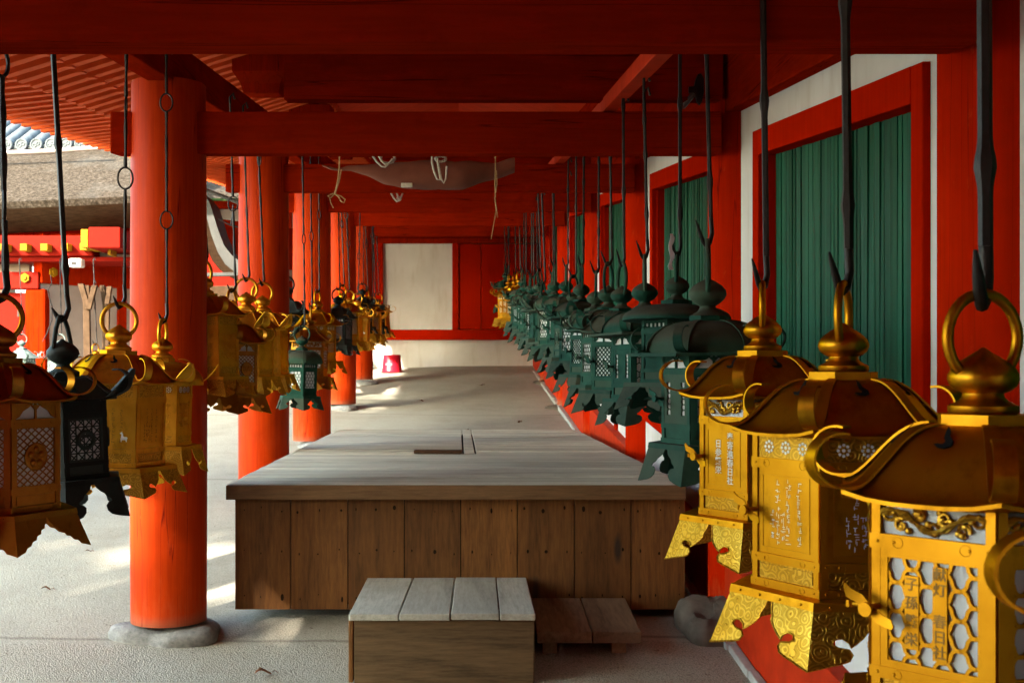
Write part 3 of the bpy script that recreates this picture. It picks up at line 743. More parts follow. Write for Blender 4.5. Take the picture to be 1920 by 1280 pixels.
def add_rod(t,src,rod_top,rodm='iron',links=(),rodr=.0075,hook=1,lean=(0,0),seed=0,hooks=1.0):
    top,d=RING[src]
    # rod with hook
    mb=MB(); hx=-1 if hook>0 else 1
    pv=d.cross(UP)                                # ring normal; hook passes through the ring along it
    hv=Vector((-.72,-.69,0)) if hook==1 else Vector((.72,-.69,0))
    r=rodr; zt0=top-.010
    hs=hooks
    hp=[hv*.046*hs+UP*(zt0+.060*hs),hv*.038*hs+UP*(zt0+.046*hs),hv*.028*hs+UP*(zt0+.028*hs),hv*.017*hs+UP*(zt0+.008*hs),hv*.004+UP*(zt0-.004),hv*-.010+UP*(zt0+.004),hv*-.020+UP*(zt0+.030),hv*-.016+UP*(zt0+.07)]
    mb.tube(hp,[r*.25,r*.55,r*.8,r*.95,r*1.0,r*1.0,r,r],8)
    z=zt0+.07; end=rod_top; lx,ly=lean
    base=hv*-.016+UP*z; topv=Vector((lx,ly,end)); Ld=(topv-base).length
    ax=lambda s_: base.lerp(topv,s_/Ld)
    stops=sorted(links); cuts=[]; s0=0
    for l in stops:
        if l<Ld-.05:
            cuts.append((s0,l)); q=ax(l+.034)
            u=Vector((math.cos(1.1+l*7),math.sin(1.1+l*7),0))
            mb.tube([q+u*(.023*math.cos(2*math.pi*k/16))+UP*(.034*math.sin(2*math.pi*k/16)) for k in range(16)],r*.55,6,closed=True); s0=l+.068
    cuts.append((s0,Ld))
    rnd=random.Random(seed*3+1)
    for a,b in cuts:
        pts=[];rad=[];n_=max(3,int((b-a)/.012)); ph=rnd.uniform(0,.3)
        for q in range(n_+1):
            ss=a+(b-a)*q/n_; kn=abs(((ss+ph)%.34)-.17); pts.append(ax(ss)); rad.append(r*(1.0+(0 if q<4 else .55*math.exp(-(kn/.018)**2))) if not links else r*(.9+.18*math.sin(ss*55)))
        mb.tube(pts,rad,6)
    hk=ax(Ld); mb.tube([hk-UP*.03,hk+UP*.0,hk+Vector((.015,0,.018)),hk+Vector((.022,0,-.01))],r*.9,6)
    mb.build('hanger_rod',M[rodm],t,50)
M['bronzedark']=simple('darkened_engraving',(.16,.085,.018),.5,.7,.2,40,0)
EXPO=3.9
SKY_BLOCK_TREES=[(-4.6,1.6,13,3.6,5500),(-4.4,6.2,13.5,3.2,4500)]  # unseen tree crowns added to block overhead sky light
TREES=[(-1.3,4.6,15,2.5,10000),(-4.6,6.3,16.5,3.0,9000),(-3.4,7.4,15,1.6,3600),(-2.5,6.7,16,2.1,5200)]
# ------------------------------------------------------------------ camera, light
cd=bpy.data.cameras.new('camera'); cam=bpy.data.objects.new('camera',cd); C.objects.link(cam); SC.camera=cam
cam.location=(0,0,EYE); cam.rotation_euler=(R_(90),0,0)
cd.sensor_width=36; cd.lens=F/1920*36; cd.shift_x=(960-860)/1920; cd.shift_y=(695-640)/1920
cd.clip_start=.05; cd.clip_end=500
cd.dof.use_dof=True; cd.dof.focus_distance=3.4; cd.dof.aperture_fstop=13
EL=R_(31); AZ=(-.61,-.79)
w=bpy.data.worlds.new('World'); SC.world=w; w.use_nodes=True; nt=w.node_tree
sky=nt.nodes.new('ShaderNodeTexSky'); sky.sky_type='NISHITA'; sky.sun_disc=False; sky.sun_elevation=EL; sky.sun_rotation=math.atan2(AZ[0],AZ[1])
sky.dust_density=2.5; sky.ozone_density=.6
wb=nt.nodes.new('ShaderNodeMix'); wb.data_type='RGBA'; wb.blend_type='MULTIPLY'; wb.inputs[0].default_value=1; wb.inputs[7].default_value=(.90,1.0,.92,1)
nt.links.new(sky.outputs[0],wb.inputs[6]); nt.links.new(wb.outputs[2],nt.nodes['Background'].inputs[0]); nt.nodes['Background'].inputs[1].default_value=.15
ld=bpy.data.lights.new('sun','SUN'); ld.energy=2.0; ld.angle=R_(.53); ld.color=(1,.90,.76)
sun=bpy.data.objects.new('sun',ld); C.objects.link(sun)
sd=Vector((-AZ[0]*math.cos(EL),-AZ[1]*math.cos(EL),-math.sin(EL))); sun.rotation_euler=sd.to_track_quat('-Z','Y').to_euler()
vs=SC.view_settings; vs.view_transform='Standard'; vs.look='None'; vs.exposure=EXPO; vs.gamma=1
cy=SC.cycles; cy.max_bounces=12; cy.diffuse_bounces=7; cy.glossy_bounces=6; cy.use_denoising=True; cy.sample_clamp_indirect=6; cy.caustics_reflective=False; cy.caustics_refractive=False

# ------------------------------------------------------------------ ground
def gz(x,y):
    b=.012*math.sin(x*1.7+y*.6)*math.sin(y*.9-x*.4)
    far=max(0,min(1,(y-14.4)/2)); b+=far*.05*max(0,min(1,(x+1.0)/1.2))
    return K*y + b*(1 if 3<y<30 else .3)
mb=MB(); xs=[-60,-30,-18]+[-12+.4*i for i in range(40)]+[4,8,20,60]; ys=[-60,-20,-6]+[-2+.35*i for i in range(60)]+[20,24,32,60,140]
for y in ys: mb.v+=[(x,y,gz(x,y)-.012) for x in xs]
nx=len(xs)
for j in range(len(ys)-1):
    for i in range(nx-1): a=j*nx+i; mb.face((a,a+1,a+nx+1,a+nx))
g=mb.build('ground',M['ground'],None,60); tag(g,kind='structure')
mb=MB()
rnd=random.Random(3)
for i in range(46):
    y=3.2+i*.3
    if abs(((y-2.53)%2.4)-1.2)>1.08: continue
    mb.wbox(-.10-rnd.uniform(0,.012),-.062,y,y+.292,-.05,.018+rnd.uniform(0,.008))
kb=mb.build('kerb',M['kerb'],None,None,.006); tag(kb,kind='structure')

# ------------------------------------------------------------------ the covered corridor
BY=[2.53+2.4*i for i in range(6)]
DZ=[.4546,.4316,.403,.3688,.3153,.251]
cor=empty('covered_corridor',(0,0,0),0,'long vermilion shrine corridor with red columns, cross beams and green slatted windows','building')
def stone_mb(cx,cy,cz,rx,ry,rz,seed,nseg=56):
    rnd=random.Random(seed); mb=MB(); rs=[]; ph=[rnd.uniform(0,6) for _ in range(5)]
    prof=[(1.0,-.6),(1.03,-.2),(1.04,.1),(1.02,.35),(.99,.58),(.93,.78),(.86,.92),(.77,.99),(.66,1.02),(.5,1.03),(.3,1.03),(.12,1.03)]
    for q,(pr,pz) in enumerate(prof):
        row=[]
        for k in range(nseg):
            a=2*math.pi*k/nseg; f=1+.13*math.sin(2*a+ph[0])+.09*math.sin(3*a+ph[1])+.06*math.sin(5*a+ph[2])+rnd.uniform(-.006,.006)
            row.append((cx+rx*pr*f*math.cos(a),cy+ry*pr*f*math.sin(a),cz+rz*(pz+.12*math.sin(a*2+ph[3]+q*.3)*(1 if q<4 else .3)+rnd.uniform(-.01,.01))))
        rs.append(row)
    mb.rings(rs)
    from mathutils import noise as _n
    out=[]
    for v in mb.v:
        p=Vector(v); q=Vector((p.x-cx,p.y-cy,0))
        big=_n.noise(p*6+Vector((seed,0,0))); cell=_n.cell(p*9+Vector((0,seed,0)))-.5; fine=_n.fractal(p*26,1,2,3)
        p+=q*(.20*big+.02*_n.noise(p*21))+UP*(rz*.45*big+rz*.10*fine)
        out.append(tuple(p))
    mb.v=out
    return mb
CX=[-1.24]*6
for i,y in enumerate(BY):
    if i==0: y0=BY[0]
    mb=MB(); n=40; rs=[]
    zb=K*y+.045; zt=K*y+2.33
    for q in range(9):
        t=q/8; r=.159+.004*math.sin(math.pi*t)-.004*t
        rs.append([(CX[i]+r*math.cos(2*math.pi*k/n),y+r*math.sin(2*math.pi*k/n),zb+(zt-zb)*t) for k in range(n)])
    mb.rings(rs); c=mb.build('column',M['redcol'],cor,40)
    stone_mb(CX[i]+(.03 if i!=3 else .08),y,K*y-.02,.19,.18,.05,20+i).build('foundation_stone',M['stone'],c,30)
    # right hand pillar against the wall
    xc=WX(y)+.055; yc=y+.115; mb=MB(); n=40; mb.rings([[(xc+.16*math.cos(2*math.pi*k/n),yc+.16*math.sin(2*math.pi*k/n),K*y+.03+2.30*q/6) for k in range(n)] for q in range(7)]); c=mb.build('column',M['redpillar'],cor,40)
    st={1:(1.085,y-.01,.135,.20,.12)}.get(i,(1.16,y+.09,.20,.2,.05))
    stone_mb(st[0],st[1],K*y-.02,st[2],st[3],st[4],40+i).build('foundation_stone',M['rock'],c,30)
    mb=MB(); z=EYE+DZ[i]; mb.sbox(-1.47,1.11,y-.075,y+.075,z,z+.177); mb.build('cross_beam',M['redx'],cor,None,.007)
    if i<5:
        zu=z+.177+.052; mb=MB(); mb.sbox(-.74,1.12,y-.06,y+.06,zu,zu+.26)
        mb.build('upper_beam',M['redx'],cor,None,.006)
        for sx in (-1,):
            fr=(Vector(S(0,y-.11,0)),Vector((1,0,0)),UP,Vector((0,-1,0))); mb=MB()
            zz=z+.179; Kz=K*y
            mb.prism([(a,b+Kz) for a,b in [(-1.16,zz),(-.74,zz),(-.84,zz+.03),(-.90,zz+.06),(-.935,zz+.09),(-.935,2.62),(-1.16,2.62)]],fr,.15,-.2)
            mb.build('bracket_arm',M['red'],cor,None,.006)
            mb=MB(); mb.rings([[S(-1.24+sx_*w,y+sy_*w,zz_) for sx_,sy_ in ((-1,-1),(1,-1),(1,1),(-1,1))] for w,zz_ in ((.11,2.62),(.125,2.68),(.17,2.75),(.17,2.86))])
            mb.build('bearing_block',M['red'],cor,None,.004)
# longitudinal members
def longi(name,x0,x1,z0,z1,y0,y1,m='redy',bev=.006,wall=False):
    mb=MB(); (mb.wbox if wall else mb.sbox)(x0,x1,y0,y1,z0,z1); return mb.build(name,M[m],cor,None,bev)
longi('eave_beam',-1.295,-1.185,2.328,2.50,-6,16.3)
longi('eave_purlin',-1.30,-1.18,2.87,2.98,-6,16.3)
longi('head_beam',-.06,.14,2.215,2.50,-6,16.3,wall=True)
longi('wall_plate',-.02,.12,2.505,3.0,-6,16.3,m='redy',wall=True)
for i in range(-1,5):
    y0=BY[0]+2.4*i; y1=y0+2.4
    za=EYE+(DZ[i] if i>=0 else DZ[0]+.02)+.179; zb_=EYE+DZ[i+1]+.179
    mb=MB(); f=lambda x,y,z:S(x,y,z); mb.hexa([f(.61,y0,za),f(.665,y0,za),f(.665,y1,zb_),f(.61,y1,zb_),f(.61,y0,za+.058),f(.665,y0,za+.058),f(.665,y1,zb_+.058),f(.61,y1,zb_+.058)])
    mb.build('lantern_rail',M['redboard'],cor,None,.003)
def railz(y):
    ys=[BY[0]-2.4]+BY; zs=[EYE+DZ[0]+.02]+[EYE+d for d in DZ]
    for a in range(len(ys)-1):
        if ys[a]<=y<=ys[a+1]:
            t=(y-ys[a])/2.4; return zs[a]*(1-t)+zs[a+1]*t+.179
    return zs[-1]+.179 if y>ys[-1] else zs[0]+.179
# unseen wall added behind the viewer to block frontal light
mb=MB(); mb.box(-14,1.35,-4.3,-4.1,-.8,3.9); mb.build('rear_light_block',M['red'],cor)
# wall bays
for i in range(-2,6):
    y=BY[0]+2.4*i; a=y+.22; b=y+2.40
    f0,f1=y+.43,y+2.10; o0,o1=f0+.075,f1-.085
    mb=MB()
    mb.wbox(0,.10,a,f0+.03,.30,2.216); mb.wbox(0,.10,f1-.03,b,.30,2.216); mb.wbox(0,.10,f0+.03,f1-.03,2.06,2.216); mb.wbox(0,.10,f0+.03,f1-.03,.30,.66)
    mb.build('wall_panel',M['plaster'],cor)
    mb=MB(); mb.wbox(-.022,.098,f0,o0,.682,2.10); mb.wbox(-.022,.098,o1,f1,.682,2.10); mb.wbox(-.024,.098,o0,o1,2.0,2.10)
    mb.wbox(.006,.06,o0,o0+.018,.684,1.998); mb.wbox(.006,.06,o1-.018,o1,.684,1.998)
    wn=mb.build('window',M['redwall'],cor,None,.004)
    mb=MB(); yy=o0+.022; n=int((o1-o0-.04)/.034); st=(o1-o0-.04)/n
    for k in range(n):
        yc=o0+.02+st*(k+.5); h=st*.33; f=lambda d,yq,z:S(WX(yq)+d,yq,z)
        rs_=random.Random(k*7+i); a_=yc-st*.5+rs_.uniform(.0005,.0016); b_=yc+st*.5-rs_.uniform(.0005,.0016); d_=.046+rs_.uniform(-.0035,.003)
        mb.hexa([f(d_,a_,.682),f(d_+rs_.uniform(-.005,.005),b_,.682),f(.072,b_,.682),f(.072,a_,.682),f(d_,a_,2.0),f(d_+rs_.uniform(-.004,.004),b_,2.0),f(.072,b_,2.0),f(.072,a_,2.0)])
    mb.build('slat_panel',M['green'],wn)
    mb=MB(); mb.wbox(.082,.096,o0,o1,.682,2.0); mb.build('backing_board',M['dark'],wn)  # near-black sheet puts the shade between slats into colour
    mb=MB(); mb.wbox(-.038,.09,a,b,.585,.68); mb.build('sill_rail',M['redwall'],cor,None,.005)
    for yc in (y+1.22,):
        mb=MB(); mb.wbox(-.018,.09,yc-.055,yc+.055,.315,.583); mb.build('wall_stud',M['redwall'],cor,None,.004)
    mb=MB(); mb.wbox(-.062,.09,a,b,.0,.315); mb.build('baseboard',M['redboard'],cor,None,.006)
# roof: boards, rafters in two tiers
def rz1(x): return 3.25-(.311)*abs(x)
def rz2(x): return 2.62-(abs(x)-1.9)*.109
mb=MB()
for sx in (-1,1):
    f=lambda x,y,z: S(sx*x,y,z)
    mb.hexa([f(0,-7,rz1(0)+.075),f(2.3,-7,rz1(2.3)+.075),f(2.3,17.2,rz1(2.3)+.075),f(0,17.2,rz1(0)+.075),f(0,-7,rz1(0)+.26),f(2.3,-7,rz1(2.3)+.26),f(2.3,17.2,rz1(2.3)+.26),f(0,17.2,rz1(0)+.26)])
    mb.hexa([f(1.88,-7,rz2(1.88)+.062),f(3.02,-7,rz2(3.02)+.062),f(3.02,17.2,rz2(3.02)+.062),f(1.88,17.2,rz2(1.88)+.062),f(2.1,-7,rz2(2.3)+.24),f(3.02,-7,rz2(3.02)+.16),f(3.02,17.2,rz2(3.02)+.16),f(2.1,17.2,rz2(2.3)+.24)])
mb.build('roof',M['redboard'],cor)
sp=.187
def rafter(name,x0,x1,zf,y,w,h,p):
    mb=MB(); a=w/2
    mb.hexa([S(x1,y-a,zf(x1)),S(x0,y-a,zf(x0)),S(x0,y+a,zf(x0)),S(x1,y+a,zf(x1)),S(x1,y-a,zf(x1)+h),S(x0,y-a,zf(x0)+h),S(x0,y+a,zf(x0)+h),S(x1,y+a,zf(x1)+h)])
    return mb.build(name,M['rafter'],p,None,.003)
y=2.4; k=0
while y<16.4:
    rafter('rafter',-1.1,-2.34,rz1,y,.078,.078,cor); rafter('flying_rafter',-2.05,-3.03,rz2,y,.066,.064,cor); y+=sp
mb=MB(); y=4.4
while y<8.6:
    for x0,x1 in ((-.02,-1.1),(.02,1.15)):
        a=.035; mb.hexa([S(x1,y-a,rz1(x1)),S(x0,y-a,rz1(x0)),S(x0,y+a,rz1(x0)),S(x1,y+a,rz1(x1)),S(x1,y-a,rz1(x1)+.08),S(x0,y-a,rz1(x0)+.08),S(x0,y+a,rz1(x0)+.08),S(x1,y+a,rz1(x1)+.08)])
    y+=.14
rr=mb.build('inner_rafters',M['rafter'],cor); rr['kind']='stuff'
longi('flying_eave_board',-2.40,-2.30,2.60,2.64,-7,17.2)
# end wall of the corridor
YE=16.45
def eb(mb,x0,y0,x1,y1,d0,d1):           # box between photo pixels on the end wall
    p=P(x0,y1,YE); q=P(x1,y0,YE); mb.box(p.x,q.x,YE+d0,YE+d1,p.z,q.z)
mb=MB(); eb(mb,560,250,1110,760,.06,.20); ew=mb.build('end_wall',M['plaster'],cor)
mb=MB(); eb(mb,560,637-19,1110,637,-.03,.06); mb.build('sill_rail',M['redwall'],cor,None,.006)
mb=MB(); eb(mb,560,446,1110,456,-.02,.06); mb.build('head_rail',M['red'],cor,None,.006)
mb=MB(); eb(mb,560,300,1110,445,-.05,.06); mb.build('cross_beam',M['redx'],cor,None,.006)
for x0,x1 in ((700,718),(848,860)):
    mb=MB(); eb(mb,x0,456,x1,618,-.02,.06); mb.build('wall_stud',M['redwall'],cor,None,.006)
for x0,x1 in ((861.2,901.6),(902.4,950),(950.8,1010)):
    mb=MB(); eb(mb,x0,457,x1,617,.01,.055); mb.build('door_leaf',M['redwall'],cor,None,.006)

# ------------------------------------------------------------------ platform and steps
ZP=1.10
pl=empty('wooden_platform',(0,5.1,.51),0,'large level platform of weathered grey deck boards with brown plank front','platform')
inv=Matrix.Translation((0,-5.1,-.51))
def pb(mb,name,m,bev=.003,parent=pl,M4=inv):
    mb.v=[tuple(M4@Vector(v)) for v in mb.v]; return mb.build(name,M[m],parent,None,bev)
rnd=random.Random(11)
edges=[440,545,652,758,864,970,1077,1183,1285]; X=lambda px,Y:(px-860)*Y/F
mb=MB()
for a,b in zip(edges[:-1],edges[1:]): mb.box(X(a,5.10)+.0022,X(b,5.10)-.0022,5.10+rnd.uniform(0,.003),5.13,.545,1.035)
mb.cur=1
for a,b in zip(edges[:-1],edges[1:]):
    for zz in (.60,.80,.985):
        for u in (.16,.5,.86):
            x=X(a,5.1)+(X(b,5.1)-X(a,5.1))*(u+rnd.uniform(-.05,.05)); z=zz+rnd.uniform(-.012,.012); r=rnd.choice((.0022,.0028,.0035,.005,.0075))
            mb.prism(circ(x,z,r,10,r*rnd.uniform(1.0,2.6)),(Vector((0,5.0992,0)),Vector((1,0,0)),UP,Vector((0,-1,0))),.0012,-.0006)
mb.v=[tuple(inv@Vector(v)) for v in mb.v]; mb.build('front_panel',[M['woodv'],M['stain']],pl)
mb=MB(); mb.box(X(442,5.1),X(1283,5.1),5.135,5.16,.56,1.03); pb(mb,'backing_board','dark')
mb=MB(); mb.box(-1.020,.996,5.045,5.075,1.036,1.098); pb(mb,'front_fascia','woodfr')
for x0,x1 in ((-.99,-.96),(.965,.995)):
    mb=MB(); f=[(x0,5.135,.55),(x1,5.135,.55),(x1,9.7,.96),(x0,9.7,.96),(x0,5.135,1.05),(x1,5.135,1.05),(x1,9.7,1.05),(x0,9.7,1.05)]; mb.hexa(f); pb(mb,'side_panel','woodfr')
mb=MB(); y=5.078
while y<6.95:
    ww=min(rnd.uniform(.085,.135),6.968-y)
    if ww<.03: break
    mb.box(-1.022,1.0,y+.002,y+ww-.002,1.075,1.10+rnd.uniform(-.0015,.0015)); y+=ww
pb(mb,'deck_boards','woodx')
for nm,x0,x1 in (('hatch_leaf',-1.0,.022),('deck_strip',.034,.098),('hatch_leaf',.11,1.0)):
    mb=MB(); y=6.985
    while y<9.78:
        ww=min(rnd.uniform(.11,.19),9.8-y)
        if ww<.03: break
        mb.box(x0,x1,y+.002,y+ww-.002,1.075,1.10+rnd.uniform(-.002,.002)); y+=ww
    pb(mb,nm,'woodx')
mb=MB(); mb.box(-1.03,-1.005,6.99,9.79,1.07,1.097); pb(mb,'edge_strip','woodx')
mb=MB(); mb.box(X(776,6.93),X(866,6.93),6.905,6.965,1.103,1.125); pb(mb,'hatch_handle','slot',.006)
mb=MB(); mb.box(-.95,.95,5.2,9.6,1.03,1.07); pb(mb,'joists','dark')
# step box
Z1=.688; st=empty('wooden_step',(-.06,4.7,K*4.4),0,'box step of four grey planks set against the brown platform front','step')
inv2=Matrix.Translation((.06,-4.7,-K*4.4))
xs=[X(653,4.33),X(748,4.33),X(845,4.33),X(937,4.33),X(1005,4.33)]; x2=[-.405,-.2,-.015,.165,.300]
mb=MB()
for k in range(4):
    a0,a1=xs[k]+.002,xs[k+1]-.002; b0,b1=x2[k]+.002,x2[k+1]-.002; z=Z1+rnd.uniform(-.002,.002)
    y0=4.325+rnd.uniform(-.004,.004)
    mb.hexa([(a0,y0,z-.026),(a1,y0,z-.026),(b1,5.085,z-.026),(b0,5.085,z-.026),(a0,y0,z),(a1,y0,z),(b1,5.085,z),(b0,5.085,z)])
pb(mb,'tread_boards','woody',.004,st,inv2)
mb=MB(); mb.box(-.395,.286,4.347,4.372,.415,Z1-.028); pb(mb,'front_board','woodstep',.004,st,inv2)
for x0,x1 in ((-.416,-.397),(.268,.285)):
    mb=MB(); mb.hexa([(x0,4.345 if x0<0 else 4.375,.425),(x1,4.345 if x0<0 else 4.375,.425),(x1,5.08,.49),(x0,5.08,.49),(x0,4.345 if x0<0 else 4.375,Z1-.028),(x1,4.345 if x0<0 else 4.375,Z1-.028),(x1,5.08,Z1-.028),(x0,5.08,Z1-.028)]); pb(mb,'side_board','woodv',.004,st,inv2)
# low board
lb=empty('low_board',(.5,4.86,K*4.86),0,'low dark plank step lying on the ground beside the box step','step')
inv3=Matrix.Translation((-.5,-4.86,-K*4.86))
mb=MB()
for a,b in ((.315,.535),(.539,.735)): mb.sbox(a,b,4.63,5.09,.045,.092)
pb(mb,'tread_boards','wooddark',.004,lb,inv3)
for a,b in ((.34,.40),(.62,.68)):
    mb=MB(); mb.sbox(a,b,4.67,5.05,-.01,.0445); pb(mb,'bearer','wooddark',.003,lb,inv3)

# ------------------------------------------------------------------ things in the corridor
bk=P(735,698,15.85); t=empty('bucket',bk,0,'red plastic bucket upside down on the ground by the end wall','bucket')
mb=MB(); mb.lathe([(.150,.0),(.153,.012),(.142,.016),(.139,.02),(.118,.236),(.112,.242),(.02,.244)],28,(0,0,0)); mb.build('body',M['bucket'],t,40)
mb=MB()
for zc,h in ((.135,.030),):
    n=7
    rs=[[((.1262+q)*math.cos(R_(252+a)),(.1262+q)*math.sin(R_(252+a)),z) for q,z in ((0,zc-h/2),(.0012,zc-h/2),(.0012-.003,zc+h/2),(-.003,zc+h/2))] for a in range(-18,17,5)]
    mb.rings(rs)
for k,a in enumerate((-16,-6,4,14)):
    for da,z,w,h in ((0,.110,.004,.024),(3,.118,.008,.004),(3,.103,.008,.004),(5.5,.110,.004,.022)):
        an=R_(252+a+da); c=Vector((.1335*math.cos(an),.1335*math.sin(an),z)); u=Vector((-math.sin(an),math.cos(an),0)); nn=Vector((math.cos(an),math.sin(an),0))
        mb.prism([(-w/2,-h/2),(w/2,-h/2),(w/2,h/2),(-w/2,h/2)],(c-nn*.004,u,UP,nn),.004+.0002*k)
mb.build('white_marking',M['whitepaint'],t)
# rolled net bag tied below the beams
YN=6.35
top=[(604,309),(620,313),(634,317),(652,311),(690,309),(730,307),(770,303),(810,301),(850,303),(885,303),(915,306),(930,307),(945,300),(962,296)]
bot=[(605,312),(622,319),(636,321),(655,320),(690,330),(720,345),(750,352),(790,355),(830,356),(868,355),(900,343),(930,336),(948,330),(966,323)]
o=P(790,330,YN); t=empty('rolled_net_sack',o,0,'long brown net cloth sack tied up below the red cross beams','sack')
mb=MB(); rs=[]
def interp(pts,x):
    for (a,b),(c,d) in zip(pts[:-1],pts[1:]):
        if a<=x<=c: return b+(d-b)*(x-a)/(c-a)
    return pts[-1][1] if x>pts[-1][0] else pts[0][1]
rn=random.Random(5)
for q in range(49):
    px=605+360*q/48; zt=P(px,interp(top,px),YN); zb_=P(px,interp(bot,px),YN); c=(zt+zb_)/2; h=(zt.z-zb_.z)/2
    rs.append([c-o+Vector((0,math.cos(2*math.pi*k/20)*min(.16,max(h*.95,.01))*(1+.05*math.sin(3*k+q*.4)),math.sin(2*math.pi*k/20)*h*(1+.05*math.sin(k*2.1+q*.55)))) for k in range(20)])
mb.rings(rs); mb.build('cloth',M['net'],t,60)
mb=MB(); p=P(764,351,YN)-o; mb.box(p.x-.032,p.x+.032,p.y-.085,p.y-.06,p.z-.012,p.z+.010); mb.build('pale_patch',M['rope'],t,None,.004)
def px_tube(mb,pts,Y,r,o): mb.tube([P(a,b,Y+(c[0] if c else 0))-o for a,b,*c in pts],r,7)
mb=MB()
px_tube(mb,[(637,290),(636,315),(634,335),(630,355),(627,363)],6.2,.0035,o); px_tube(mb,[(640,318),(636,340),(629,362),(622,364),(614,368),(620,371),(627,364)],6.18,.0032,o)
px_tube(mb,[(627,363),(634,368),(640,378),(645,380),(647,374),(640,368),(628,364)],6.17,.0032,o); px_tube(mb,[(618,370),(620,380),(625,390)],6.18,.002,o)
mb.build('twine_tie',M['twine'],t,60)
mb=MB(); px_tube(mb,[(929,288),(929,320),(928,345),(929,370)],6.2,.003,o); px_tube(mb,[(931,320),(932,345),(929,362),(928,372),(931,390),(933,408)],6.19,.0025,o); px_tube(mb,[(928,372),(930,395),(926,420),(921,448)],6.2,.0016,o)
mb.build('twine_tie',M['twine'],t,60)
def coil(name,label,paths,Y,loops):
    o=P(*loops[0][:2],Y); t=empty(name,o,0,label,'rope','rope coils under the beams'); mb=MB()
    for cx,cy,rx,ry,n in loops:
        for q in range(n):
            c=P(cx,cy,Y+.02*q-.06)-o; sx=rx*Y/F*(1+.04*math.sin(q*2)); sz=ry*Y/F
            mb.tube([c+Vector((sx*math.cos(2*math.pi*k/22),.012*math.sin(3*k+q),sz*math.sin(2*math.pi*k/22))) for k in range(22)],.0055,6,closed=True)
    for pth in paths: px_tube(mb,pth,Y-.07,.0055,o)
    tag(mb.build('rope',M['rope'],t,60))
coil('rope_coil','white rope coil tucked under the beam above the sack, two loops hanging',[[(699,292),(706,303),(716,312),(722,313),(730,306),(736,298)],[(710,292),(716,302),(722,308),(730,305)]],6.0,[(727,297,13,9,4)])
coil('rope_coil','white rope hank under the beam with long loops falling over the sack',[[(810,292),(810,305),(814,322),(820,336),(826,338),(823,318),(820,300)],[(820,297),(824,318),(827,335),(832,343),(836,335),(838,312)]],6.0,[(826,298,10,5,4)])
coil('rope_coil','small white rope knot dangling under the beam behind the sack',[[(733,362),(738,371),(744,378),(750,376),(746,368),(744,362)],[(755,362),(752,370),(747,376)]],7.5,[(748,373,3,3,3)])
# iron bracket plate above second beam
p=P(1308,168,4.72); t=empty('iron_latch_plate',p,0,'black iron latch plate fixed above the cross beam beside the rail','fitting'); mb=MB(); s=4.72/F
mb.prism([((x-1308)*s,-(y_-168)*s) for x,y_ in ((1291,163),(1301,163),(1304,150),(1308,140),(1314,138),(1319,148),(1319,175),(1316,190),(1312,198),(1306,192),(1303,180),(1301,175),(1291,175))],(Vector((0,0,0)),Vector((1,0,0)),UP,Vector((0,-1,0))),.02,-.01); mb.build('plate',M['iron'],t,None,.003)
mb=MB(); mb.tube([(0,.30,0),(0,0,0)],.012,8); mb.build('pin',M['iron'],t)
# dry leaves on the ground
def leaf(px,py,size,rz,label):
    Y=1.6*F/(py-480); p=P(px,py,Y); p.z=gz(p.x,Y)-.012+.004; t=empty('fallen_leaf',p,rz,label,'leaf','dry leaves on the ground')
    mb=MB(); n=9; b=0
    for i in range(n):
        u=i/(n-1); wd=size*.30*math.sin(math.pi*min(1,u*.95+.04))*(1+.25*math.sin(u*19)); x=size*(u-.5); z=.012*size/.09*(math.sin(u*5)+.6)+.004
        mb.v+=[(x,-wd,z+wd*.55),(x,0,z),(x,wd,z+wd*.35)]
        if i: b=3*(i-1); mb.face((b,b+1,b+4,b+3)); mb.face((b+1,b+2,b+5,b+4))
    mb.build('blade',M['leafdry'],t,60,recalc=False)
    mb=MB(); mb.tube([(size*.45,0,.008),(size*.62,.006,.012),(size*.78,0,.003)],.0016,5); mb.build('stalk',M['leafdry'],t)
leaf(495,1256,.075,.5,'curled brown leaf lying left of the box step')
leaf(975,790,.06,2,'small dark leaf on the earth just beyond the deck'); leaf(876,806,.05,1.2,'tiny brown leaf at the far edge of the deck')
leaf(166,1032,.035,.4,'speck of reddish leaf on the bright court'); leaf(87,1103,.05,.1,'thin twig-like leaf on the court left of the column')
leaf(790,750,.05,.8,'faint brown leaf on the far corridor floor'); leaf(905,722,.06,2.5,'tiny leaf near the foot of the end wall')
M['bronzegold']=mat('warm_gilt_bronze',_gold((.66,.34,.035),(.50,.22,.016),.42))
M['bronzegoldeng']=mat('engraved_warm_gilt',_gold((.68,.38,.055),(.50,.24,.025),.42,.7))
# ------------------------------------------------------------------ lanterns placed
def put(proto,px_or_x,Y,z,label,group,scale=1.0,rot=0.0,first=False,rodtop=None,**rk):
    t=proto if first else copy_tree(proto)
    x=px_or_x; t.location=(x,Y,z); t.rotation_euler=(TR.uniform(-.028,.028) if Y>2.8 else 0,TR.uniform(-.028,.028) if Y>2.8 else 0,rot); t.scale=(scale,)*3
    t['label']=label; t['group']=group
    ztop=(rodtop-z)/scale
    hr=add_rod(t,SRC[proto.name],ztop,**rk)
    return t
SRC={}
TR=random.Random(77)
def proto(key,**k):
    t=make_lantern('hanging_lantern','x','x',**k); SRC[t.name]=t.name; return t
GR='gilt lanterns along the white wall'; GG='dark green lanterns along the white wall'; GL='lanterns along the open court side'
XL=.645
def yn(n): return .903+.514*n
